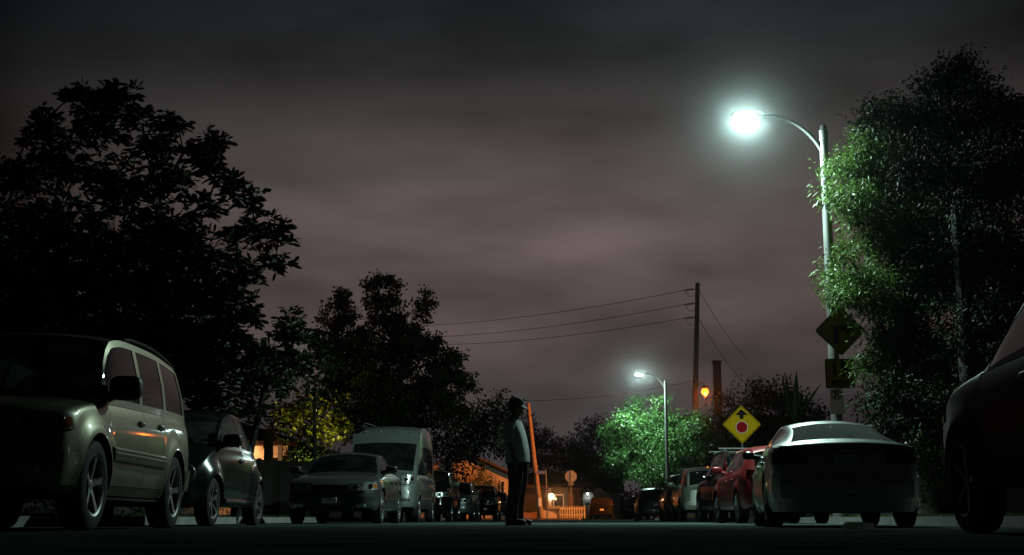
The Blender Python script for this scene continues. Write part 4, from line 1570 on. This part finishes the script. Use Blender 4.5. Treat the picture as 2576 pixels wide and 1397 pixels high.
def mass(name, label, Y, lst, leaf='leaf_dark', dens=14, ls=.28, lw=.16, trunk=.2, cl=(.35, 24), depth=1.5, cat='tree', fork=.3, bx=None):
    b = blobs_px(lst, Y, depth)
    cx_ = sum(q[0].x for q in b) / len(b)
    return tree(name, label, (bx if bx is not None else cx_, Y + .3, .1), b, leaf, dens, ls, lw, trunk, cl, fork=fork, shell=.75, cat=cat, twig=False)


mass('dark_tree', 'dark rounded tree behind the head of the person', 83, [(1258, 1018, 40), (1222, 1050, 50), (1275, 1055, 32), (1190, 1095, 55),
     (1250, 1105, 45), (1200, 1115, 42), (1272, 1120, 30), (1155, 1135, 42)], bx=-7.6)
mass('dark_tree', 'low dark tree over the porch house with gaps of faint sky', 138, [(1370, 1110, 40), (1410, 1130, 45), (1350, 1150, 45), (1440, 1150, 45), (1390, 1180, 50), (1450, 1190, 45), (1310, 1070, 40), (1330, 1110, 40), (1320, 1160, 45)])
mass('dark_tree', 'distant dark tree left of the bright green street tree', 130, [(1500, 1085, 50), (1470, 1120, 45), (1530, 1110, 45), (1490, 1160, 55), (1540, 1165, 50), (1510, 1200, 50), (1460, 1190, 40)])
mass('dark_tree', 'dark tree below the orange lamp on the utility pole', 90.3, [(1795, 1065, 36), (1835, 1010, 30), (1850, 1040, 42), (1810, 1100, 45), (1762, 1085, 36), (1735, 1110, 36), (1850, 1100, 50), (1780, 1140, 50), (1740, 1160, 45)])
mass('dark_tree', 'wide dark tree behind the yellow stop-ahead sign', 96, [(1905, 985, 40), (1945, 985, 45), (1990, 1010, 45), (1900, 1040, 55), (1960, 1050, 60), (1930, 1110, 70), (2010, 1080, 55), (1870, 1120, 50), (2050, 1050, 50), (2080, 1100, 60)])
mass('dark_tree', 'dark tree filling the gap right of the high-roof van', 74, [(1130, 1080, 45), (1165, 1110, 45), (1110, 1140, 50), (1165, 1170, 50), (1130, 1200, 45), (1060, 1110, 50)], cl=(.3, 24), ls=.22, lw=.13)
mass('bush', 'green bush right of the stop-ahead sign under the speed plate', 46, [(2010, 1050, 32), (1985, 1085, 30), (2040, 1075, 30), (2015, 1110, 34), (1980, 1125, 30), (2050, 1120, 36)],
     'leaf_hedge', 34, .11, .06, .06, (.14, 20), .5, 'bush', .2)
mass('hedge', 'leafy dark green hedge between the white sedan and the black SUV', 23.4, [(2290, 1110, 45), (2350, 1075, 50), (2330, 1150, 55), (2270, 1180, 50), (2400, 1130, 55), (2340, 1220, 55),
     (2270, 1245, 45), (2420, 1220, 55), (2480, 1160, 60), (2500, 1230, 60), (2240, 1150, 40), (2570, 1200, 60), (2560, 1100, 60)], 'leaf_hedge', 70, .075, .035, .05, (.11, 24), .5, 'hedge', .2)
# hedge along the left yards
for k, (y0, lab) in enumerate(((11.5, 'dark hedge in the black shade left of the champagne SUV'), (19.5, 'dark hedge in the shade below the big magnolia'),
                               (28.5, 'dark hedge beyond the small hatchback, below the lit house wall'))):
    bl = []
    for i in range(9):
        for z in ((.7, 1.25, 1.8) if k < 2 else (.6, 1.05)):
            bl.append((Vector((-10.4 + random.uniform(-.3, .3), y0 + i * .95, z)), random.uniform(.6, .8)))
    tree('hedge', lab, (-10.4, y0 + 4, .1), bl, 'leaf_dark', 26, .09, .05, .05, (.16, 20), fork=.2, cat='hedge', twig=False)

# fan palm and sword-leaved plant
pc = at(676, 1080, 45)
pl = thing('fan_palm', 'fan palm hanging its spiky fronds before the warmly lit house wall', 'palm', (pc.x, 45, .12))
mb = MB(); mb.tube([(0, 0, 0), (.05, 0, 1.5), (0, 0, pc.z - .12)], [.2, .17, .16], 12); mb.build('trunk', 'bark', pl)
C, D, Ln = [], [], []
st = MB()
for k in range(12):
    a = random.uniform(0, 2 * PI); e = random.uniform(-1.1, .7)
    d = Vector((math.cos(a) * math.cos(e), math.sin(a) * math.cos(e), math.sin(e)))
    o0 = Vector((0, 0, pc.z - .12)); h = o0 + d * random.uniform(.4, .65)
    st.tube([o0, h], [.02, .012], 5, cap=False)
    sd = d.cross(Vector((0, 0, 1))).normalized()
    for j in range(9):
        t = (j - 4) / 4 * 1.0
        C.append(h); D.append(d * math.cos(t) + sd * math.sin(t)); Ln.append(.62 * (1 - .25 * abs(t)))
st.build('frond_stem', 'bark', pl)
leaf_mesh('crown', np.array(C), np.array(D), np.array(Ln), np.full(len(C), .036), 'leaf_dark', pl, .3)
pc = at(2000, 1075, 44)
sw = thing('sword_plant', 'plant with upright sword-like leaves above the bush beside the speed plate', 'plant', (pc.x, 44, .12))
mb = MB(); mb.tube([(0, 0, 0), (0.02, 0, pc.z - .12)], [.10, .08], 8); mb.build('stem', 'bark', sw)
C = np.tile(np.array([0, 0, pc.z - .12]), (16, 1)); D = np.array([[random.uniform(-.3, .55), random.uniform(-.3, .3), 1] for _ in range(16)])
leaf_mesh('leaves', C, D, RNG.uniform(1.2, 2.3, 16), RNG.uniform(.12, .2, 16), 'leaf_dark', sw, .1, True)


mass('shrub', 'dark shrub hiding the right wall of the warmly lit house', 46.5, [(745, 1135, 22), (765, 1155, 24), (740, 1175, 26), (775, 1185, 28), (750, 1215, 30), (700, 1200, 26), (650, 1195, 26), (610, 1190, 24), (785, 1150, 20), (680, 1178, 14), (630, 1175, 14)],
     'leaf_dark', 220, .12, .06, .05, (.14, 22), .3, 'shrub', .2)

# ------------------------------------------------------------------ houses and yards
def gable(name, label, x0, x1, y0, y1, h, rise, axis, wall='stucco', over=.5, cat='house', hip=False):
    """walls, and a gable roof with its ridge along 'x' or 'y'"""
    cx_, cy_ = (x0 + x1) / 2, (y0 + y1) / 2
    r = thing(name, label, cat, (cx_, cy_, .1))
    w, d = (x1 - x0) / 2, (y1 - y0) / 2
    mb = MB()
    b = [(-w, -d, -.1), (w, -d, -.1), (w, d, -.1), (-w, d, -.1)]
    t = [(p[0], p[1], h) for p in b]
    if axis == 'y':
        pk = [(0, -d, h + rise), (0, d, h + rise)]
        mb.add(b + t + pk, [(0, 1, 5, 8, 4), (1, 2, 6, 5), (2, 3, 7, 9, 6), (3, 0, 4, 7), (0, 3, 2, 1)])
    else:
        pk = [(-w, 0, h + rise), (w, 0, h + rise)]
        if hip:
            mb.add(b + t, [(0, 1, 5, 4), (1, 2, 6, 5), (2, 3, 7, 6), (3, 0, 4, 7), (0, 3, 2, 1), (4, 5, 6, 7)])
        else:
            mb.add(b + t + pk, [(0, 1, 5, 4), (1, 2, 6, 9, 5), (2, 3, 7, 6), (3, 0, 4, 8, 7), (0, 3, 2, 1)])
    mb.build('wall', wall, r, smooth=False)
    mb = MB()
    o = over
    if hip:
        e = [Vector((sx * (w + o), sy * (d + o), h + .01)) for sx, sy in ((-1, -1), (1, -1), (1, 1), (-1, 1))]
        e2 = [p + Vector((0, 0, .16)) for p in e]
        rg = [Vector((-w + d, 0, h + rise)), Vector((w - d, 0, h + rise))]
        mb.add(e + e2 + rg, [(0, 3, 2, 1), (0, 1, 5, 4), (1, 2, 6, 5), (2, 3, 7, 6), (3, 0, 4, 7), (4, 5, 9, 8), (5, 6, 9), (6, 7, 8, 9), (7, 4, 8)])
    elif axis == 'y':
        k = rise / w
        for sg in (-1, 1):
            ed = [Vector((0, -d - o, h + rise + .01)), Vector((sg * (w + o), -d - o, h - o * k + .01)), Vector((sg * (w + o), d + o, h - o * k + .01)), Vector((0, d + o, h + rise + .01))]
            up_ = [p + Vector((0, 0, .16)) for p in ed]
            mb.add(ed + up_, [(0, 1, 2, 3), (4, 7, 6, 5), (0, 4, 5, 1), (1, 5, 6, 2), (2, 6, 7, 3)])
    else:
        k = rise / d
        for sg in (-1, 1):
            ed = [Vector((-w - o, 0, h + rise + .01)), Vector((-w - o, sg * (d + o), h - o * k + .01)), Vector((w + o, sg * (d + o), h - o * k + .01)), Vector((w + o, 0, h + rise + .01))]
            up_ = [p + Vector((0, 0, .16)) for p in ed]
            mb.add(ed + up_, [(0, 1, 2, 3), (4, 7, 6, 5), (0, 4, 5, 1), (1, 5, 6, 2), (2, 6, 7, 3)])
    mb.build('roof', 'roof_tile', r, smooth=False)
    return r


def window(root, x, y, z0, z1, w, glassm='window_dark', frame='trim_white', fw=.09):
    """on a wall that faces the camera; x,y,z relative to the house"""
    mb = MB()
    for dx in (-1, 1):
        mb.box((x + dx * (w / 2 + fw / 2), y - .03, (z0 + z1) / 2), (fw, .09, z1 - z0))
    for z in (z0 - fw / 2, z1 + fw / 2):
        mb.box((x, y - .035, z), (w + 2 * fw, .10, fw))
    f = mb.build('window', frame, root, smooth=False)
    mb = MB(); mb.box((x, y - .012, (z0 + z1) / 2), (w, .03, z1 - z0)); mb.build('pane', glassm, f, smooth=False)
    return f


def bulb(root, name, loc, r, lens, power, color, size=.08, off=(0, -.12, -.05), wash=False):
    mb = MB(); mb.superell(loc, r, .8, n=14); o = mb.build(name, lens, root)
    mb = MB(); mb.superell((loc[0], loc[1], loc[2] + r[2] + .02), (r[0] * 1.2, r[1] * 1.2, .03), .6, n=12); mb.build('lamp_cap', 'black_plastic', o)
    ld = bpy.data.lights.new('lamp_light', 'SPOT' if wash else 'POINT'); ld.energy = power; ld.color = color; ld.shadow_soft_size = size
    if wash: ld.spot_size = R(164); ld.spot_blend = .3
    lo = link(bpy.data.objects.new('lamp_light', ld), root)
    lo.location = (loc[0] + off[0], loc[1] + off[1], loc[2] + off[2] - r[2])
    if wash: lo.rotation_euler = Vector((.25, 1, -.12)).to_track_quat('-Z', 'Y').to_euler()


fa, fb = at(588, 1152, 37), at(790, 1164, 45)
fn2 = thing('wooden_fence', 'dark board fence in front of the warmly lit house', 'fence', (fa.x, fa.y, .12))
dv = fb - fa
ang2 = math.atan2(dv.y, dv.x)
L2 = math.hypot(dv.x, dv.y)
mb = MB(); nb = int(L2 / .16)
for i in range(nb):
    t = (i + .5) / nb
    mb.box((dv.x * t, dv.y * t, (fa.z - .12 + (fb.z - fa.z) * t) / 2), (.15, .03, fa.z - .12 + (fb.z - fa.z) * t + random.uniform(-.015, .015)), rot=Matrix.Rotation(ang2, 3, 'Z'))
mb.build('boards', 'fence_dark', fn2, smooth=False)
for i in range(5):
    t = i / 4
    mb = MB(); mb.box((dv.x * t + math.sin(ang2) * .08, dv.y * t - math.cos(ang2) * .08, (fa.z - .12) / 2 + .04), (.1, .1, fa.z - .04), rot=Matrix.Rotation(ang2, 3, 'Z')); mb.build('fence_post', 'fence_dark', fn2, smooth=False)

HY = 49.0
xr = at(724, 1140, HY).x
h = gable('house', 'low house on the left whose wall glows warm orange behind the fan palm', xr - 11, xr, HY, HY + 9, 2.75, 1.7, 'x', 'stucco_pale', .55, hip=True)
cxh, cyh = xr - 5.5, HY + 4.5
wx0, wx1 = at(676, 1150, HY).x - cxh, at(703, 1150, HY).x - cxh
window(h, (wx0 + wx1) / 2, -4.5, 1.1, at(690, 1152, HY).z - .1, wx1 - wx0)
lx = at(590, 1120, HY).x - cxh
bulb(h, 'wall_lamp', (lx, -4.72, at(590, 1128, HY).z - .1), (.09, .09, .14), 'lens_porch', 260, (1.0, .42, .15), off=(.0, -.5, 0), wash=True)
mb = MB(); mb.box((xr - cxh - .2, -4.9, 1.45), (.16, .16, 2.9)); mb.build('porch_post', 'trim_white', h, smooth=False)

gx_ = at(766, 1250, 45.6).x
g = thing('garden_uplight', 'garden spotlight on the ground shining up into the small yellow-lit tree', 'garden lamp', (gx_, 45.6, .12))
mb = MB(); mb.tube([(0, 0, 0), (0, 0, .18)], .02, 8); mb.tube([(0, 0, .16), (0, .03, .34)], [.05, .075], 12); mb.build('housing', 'black_plastic', g)
mb = MB(); mb.superell((0, .03, .345), (.065, .065, .012), .8, n=14); mb.build('lens', 'lens_porch', g)
ld = bpy.data.lights.new('lamp_light', 'SPOT'); ld.energy = 1900; ld.color = (1.0, .82, .16); ld.spot_size = R(58); ld.spot_blend = .6; ld.shadow_soft_size = .06
lo = link(bpy.data.objects.new('lamp_light', ld), g)
lo.location = (0, .03, .40)
lo.rotation_euler = Vector((.03, .14, 1)).to_track_quat('-Z', 'Y').to_euler()

x1 = at(1288, 1250, 101).x
h = gable('house', 'small orange lit gabled house behind the last dark cars on the left', x1 - 7.5, x1, 101, 109, at(1285, 1193, 101).z - .1, 1.7, 'y', 'stucco', .45)
wx = at(1264, 1240, 101).x - (x1 - 3.75)
window(h, wx, -4.0, at(1264, 1272, 101).z - .1, at(1264, 1212, 101).z - .1, .22, fw=.10)
mass('conifer', 'orange lit pointed shrub before the gabled house', 99.3, [(1217, 1165, 10), (1215, 1180, 15), (1212, 1197, 20), (1205, 1215, 24), (1190, 1225, 22), (1230, 1212, 20), (1245, 1225, 18), (1225, 1240, 30)],
     'leaf_hedge', 40, .17, .06, .08, (.18, 22), .4, 'shrub', .3)
mass('bush', 'low orange lit bush behind the feet of the person', 99.5, [(1338, 1285, 16), (1325, 1295, 14), (1350, 1290, 12), (1335, 1272, 11)], 'leaf_hedge', 50, .12, .06, .04, (.12, 20), .3, 'bush', .2)
mass('bush', 'orange tinted bush left of the far dim sign', 116, [(1480, 1222, 14), (1492, 1235, 14), (1470, 1240, 13), (1500, 1225, 10)], 'leaf_hedge', 30, .2, .1, .06, (.2, 18), .4, 'bush', .3)

PY = 119.0
x0, x1 = at(1300, 1250, PY).x, at(1462, 1250, PY).x
hh = at(1400, 1226, PY).z - .1
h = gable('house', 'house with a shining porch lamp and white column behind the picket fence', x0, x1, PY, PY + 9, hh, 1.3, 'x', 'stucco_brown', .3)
cxh = (x0 + x1) / 2
gx = lambda px: at(px, 1250, PY).x - cxh
mb = MB(); mb.box((0, -5.6, hh + .02), (x1 - x0 + .4, 2.4, .22)); mb.build('porch_roof', 'roof_tile', h, smooth=False)
for px in (1384, 1424):
    mb = MB(); mb.box((gx(px), -6.5, hh / 2 - .06), (.26, .26, hh + .08)); mb.build('porch_column', 'trim_white', h, smooth=False)
mb = MB(); mb.box((gx(1434), -4.56, 1.15), (.75, .08, 2.3)); mb.build('door', 'brick', h, smooth=False)
window(h, gx(1405), -4.5, 1.0, 2.1, .8)
bulb(h, 'porch_lamp', (gx(1388.5), -6.75, at(1388, 1249, PY - 2.2).z - .1), (.20, .16, .24), 'lens_porch', 70, (1.0, .42, .14), off=(.3, .5, .1))

fy = 107.5
f0, f1 = at(1409, 1300, fy).x, at(1470, 1300, fy).x
fn = thing('picket_fence', 'white picket fence lit orange around the corner yard', 'fence', (f0, fy, .1))
runs = [((0, 0), (f1 - f0, 0)), ((f1 - f0, 0), (f1 - f0 + .25, 7)), ((0, 0), (-1.1, 3.2))]
for (ax, ay), (bx_, by_) in runs:
    L_ = math.hypot(bx_ - ax, by_ - ay)
    n = max(3, int(L_ / .20))
    ang = math.atan2(by_ - ay, bx_ - ax)
    rot = Matrix.Rotation(ang, 3, 'Z')
    for z in (.30, .80):
        mb = MB(); mb.box(((ax + bx_) / 2 - math.sin(ang) * -.03, (ay + by_) / 2 + .03, z), (L_, .04, .09), rot=rot); mb.build('rail', 'picket', fn, smooth=False)
    for i in range(n + 1):
        t = i / n
        mb = MB()
        px_, py_ = ax + (bx_ - ax) * t, ay + (by_ - ay) * t
        hgt = 1.02 + random.uniform(-.02, .02)
        poly = [(-.045, 0), (.045, 0), (.045, hgt - .08), (0, hgt), (-.045, hgt - .08)]
        mb.extrude(poly, (px_, py_ - .02, .02), (math.cos(ang), math.sin(ang), 0), UZ, .025)
        mb.build('picket', 'picket', fn, smooth=False)

for (pa, pb, ht, lab, m) in ((1362, 1401, .66, 'low sloping planter wall glowing orange below the street name post', 'stucco'), (1311, 1350, .50, 'low brick block wall glowing orange beside the shoes of the person', 'brick')):
    a, b = at(pa, 1310, 98.6), at(pb, 1310, 98.6)
    w = b.x - a.x
    mb = MB()
    mb.extrude([(0, 0), (w, 0), (w, ht * (.45 if pa == 1362 else .95)), (w * .5, ht * .85), (0, ht)], (a.x, 98.6, .1), UX, UZ, .45)
    o = mb.build('low_wall', m, smooth=False)
    tag(o, lab, 'wall')

FY = 152
h = gable('house', 'distant dark house with a small bluish lit window and a white lamp', at(1466, 1250, FY).x, at(1560, 1250, FY).x, FY, FY + 8, 3.2, 1.6, 'x', 'stucco_pale')
cxh = (at(1466, 1250, FY).x + at(1560, 1250, FY).x) / 2
window(h, at(1502, 1260, FY).x - cxh, -4.0, at(1502, 1264, FY).z - .1, at(1502, 1257, FY).z - .1, .75, 'screen_blue', fw=.05)
q = at(1478, 1241, FY)
bulb(h, 'wall_lamp', (q.x - cxh, -4.25, q.z - .1), (.16, .14, .22), 'lens_far', 8, (.85, 1, .95))

cq = at(1803, 912, 112)
h = gable('house', 'dark two-storey house with a tall chimney behind the utility pole', cq.x - 5, cq.x + 9, 110, 120, 6.2, 2.6, 'x', 'stucco', .5)
rf = [c_ for c_ in h.children if c_.name.startswith('roof')][0]
mb = MB(); mb.box((cq.x - (cq.x + 2), 112 - 115, (cq.z - .1) / 2 + 2), (.66, .66, cq.z - .1 - 4)); mb.box((-2, -3, cq.z - .1 + .06), (.78, .78, .16)); mb.build('chimney', 'brick', rf, smooth=False)

# low garden walls and far tree lines that close the view under the cars
for x, y0, y1, hgt, lab in ((KL - 3.3, 46.5, 58, 1.0, 'dark low garden wall behind the high-roof van'), (KL - 3.3, 58.6, 81, 1.1, 'dark low garden wall behind the far left cars'),
                            (KR + 3.3, 24.5, 50, 1.0, 'dark low garden wall behind the red hatchback'), (KR + 3.3, 50.6, 81, 1.1, 'dark low garden wall behind the far right cars'),
                            (KR + 3.3, 2, 21.5, .9, 'dark low garden wall behind the near black SUV'), (KL - 3.3, 2, 11, 1.0, 'dark low garden wall at the left edge beyond the SUV nose')):
    gw = thing('garden_wall', lab, 'wall', (x, y0, .1))
    mb = MB(); mb.box((0, (y1 - y0) / 2, hgt / 2), (.2, y1 - y0, hgt)); mb.build('masonry', 'fence_dark', gw, smooth=False)
    mb = MB(); mb.box((0, (y1 - y0) / 2, hgt + .03), (.27, y1 - y0 + .04, .06)); mb.build('coping', 'concrete', gw, smooth=False)
for k, (lst, lab) in enumerate((([(1480, 1270, 32), (1530, 1265, 34), (1585, 1268, 32), (1640, 1262, 34), (1695, 1266, 32), (1610, 1300, 20), (1550, 1302, 20), (1500, 1303, 18), (1665, 1302, 20)], 'low dark tree line closing the street far behind the junction'),
                                ([(1755, 1262, 34), (1815, 1262, 34), (1880, 1262, 36), (1940, 1260, 34), (1785, 1300, 20), (1850, 1300, 20), (1910, 1300, 20)], 'low dark trees far behind the red hatchback'))):
    mass('tree_line', lab, 185 if k == 0 else 150, lst, dens=9, ls=.55, lw=.35, cl=(.7, 26), cat='trees')

# ------------------------------------------------------------------ night sky: overcast lit from below by the town
w = bpy.data.worlds.new('World')
scene.world = w
w.use_nodes = True
nt = w.node_tree
N, L = nt.nodes, nt.links
bg = N['Background']
tc = N.new('ShaderNodeTexCoord')
sp = N.new('ShaderNodeSeparateXYZ'); L.new(tc.outputs['Generated'], sp.inputs[0])


def M(op, a, b=None, c=None):
    n = N.new('ShaderNodeMath'); n.operation = op
    for i, q_ in enumerate((a, b, c)):
        if q_ is None: continue
        if isinstance(q_, (int, float)): n.inputs[i].default_value = q_
        else: L.new(q_, n.inputs[i])
    return n.outputs[0]


mp = N.new('ShaderNodeMapping'); mp.inputs['Scale'].default_value = (2.0, 2.0, 6.5); mp.inputs['Rotation'].default_value = (0, R(-11), R(20))
L.new(tc.outputs['Generated'], mp.inputs[0])
n1 = N.new('ShaderNodeTexNoise'); n1.inputs['Scale'].default_value = 1.5; n1.inputs['Detail'].default_value = 4; n1.inputs['Roughness'].default_value = .5
L.new(mp.outputs[0], n1.inputs['Vector'])
n2 = N.new('ShaderNodeTexNoise'); n2.inputs['Scale'].default_value = 3.0; n2.inputs['Detail'].default_value = 4
L.new(mp.outputs[0], n2.inputs['Vector'])
cl = M('ADD', M('MULTIPLY', n1.outputs['Fac'], .75), M('MULTIPLY', n2.outputs['Fac'], .25))
clm = N.new('ShaderNodeMapRange'); clm.inputs['From Min'].default_value = .36; clm.inputs['From Max'].default_value = .64
clm.inputs['To Min'].default_value = .48; clm.inputs['To Max'].default_value = 1.28
L.new(cl, clm.inputs['Value'])
z = M('ADD', sp.outputs['Z'], M('MULTIPLY', M('SUBTRACT', n1.outputs['Fac'], .5), .10))
rp = N.new('ShaderNodeValToRGB')
SKY = [(0.0, (.037, .0310, .0330)), (.09, (.0540, .0440, .0455)), (.15, (.1120, .0830, .0790)), (.22, (.1250, .0945, .0885)), (.28, (.0830, .0690, .0670)),
       (.34, (.0330, .0335, .0345)), (.41, (.0110, .0155, .0180)), (.6, (.004, .0065, .0080))]
els = rp.color_ramp.elements
els[0].position, els[0].color = SKY[0][0], (*SKY[0][1], 1)
els[1].position, els[1].color = SKY[-1][0], (*SKY[-1][1], 1)
for p_, c_ in SKY[1:-1]:
    e = els.new(p_); e.color = (*c_, 1)
L.new(z, rp.inputs['Fac'])
ax = Vector((-math.sin(YAW - R(2.5)), math.cos(YAW - R(2.5)), 0))
hl = M('SQRT', M('ADD', M('MULTIPLY', sp.outputs['X'], sp.outputs['X']), M('MULTIPLY', sp.outputs['Y'], sp.outputs['Y'])))
dt = M('DIVIDE', M('ADD', M('MULTIPLY', sp.outputs['X'], ax.x), M('MULTIPLY', sp.outputs['Y'], ax.y)), hl)
az = N.new('ShaderNodeMapRange'); az.inputs['From Min'].default_value = .885; az.inputs['From Max'].default_value = 1.0
az.inputs['To Min'].default_value = .02; az.inputs['To Max'].default_value = 1.0
L.new(dt, az.inputs['Value'])
k_ = M('MULTIPLY', clm.outputs[0], az.outputs[0])
vm = N.new('ShaderNodeVectorMath'); vm.operation = 'SCALE'
L.new(rp.outputs['Color'], vm.inputs[0]); L.new(k_, vm.inputs['Scale'])
L.new(vm.outputs[0], bg.inputs['Color'])
bg.inputs['Strength'].default_value = 1.0

# ------------------------------------------------------------------ thin haze, added to give the lamps their halos
HAZE = 0.00075
mb = MB(); mb.box((0, 135, 9.75), (298, 328, 21.5))
hz = mb.build('haze', 'paper', smooth=False)
hz.data.materials.clear()
hm = bpy.data.materials.new('haze'); hm.use_nodes = True
for n in list(hm.node_tree.nodes):
    if n.type == 'BSDF_PRINCIPLED': hm.node_tree.nodes.remove(n)
pv = hm.node_tree.nodes.new('ShaderNodeVolumePrincipled')
pv.inputs['Density'].default_value = HAZE
pv.inputs['Color'].default_value = (.85, .9, .9, 1)
pv.inputs['Anisotropy'].default_value = .984
hm.node_tree.links.new(pv.outputs[0], [n for n in hm.node_tree.nodes if n.type == 'OUTPUT_MATERIAL'][0].inputs['Volume'])
hz.data.materials.append(hm)
tag(hz, kind='stuff')

# ------------------------------------------------------------------ camera and render settings
cd = bpy.data.cameras.new('camera')
cd.sensor_width = 36.0
cd.lens = 36.0 * F / 2576.0
cd.clip_start = .05
cd.clip_end = 2000
cam = bpy.data.objects.new('camera', cd)
COL.objects.link(cam)
cam.location = (0, 0, CAM_H)
cam.rotation_euler = (R(90) + PITCH, 0, YAW)
scene.camera = cam
scene.view_settings.view_transform = 'Standard'
scene.view_settings.look = 'None'
scene.view_settings.exposure = 0.0
scene.view_settings.gamma = 1.0
cy = scene.cycles
cy.max_bounces = 6; cy.diffuse_bounces = 2; cy.glossy_bounces = 3; cy.transmission_bounces = 4; cy.volume_bounces = 0
cy.transparent_max_bounces = 14
cy.sample_clamp_indirect = 3.0
cy.caustics_reflective = False; cy.caustics_refractive = False
cy.use_denoising = True
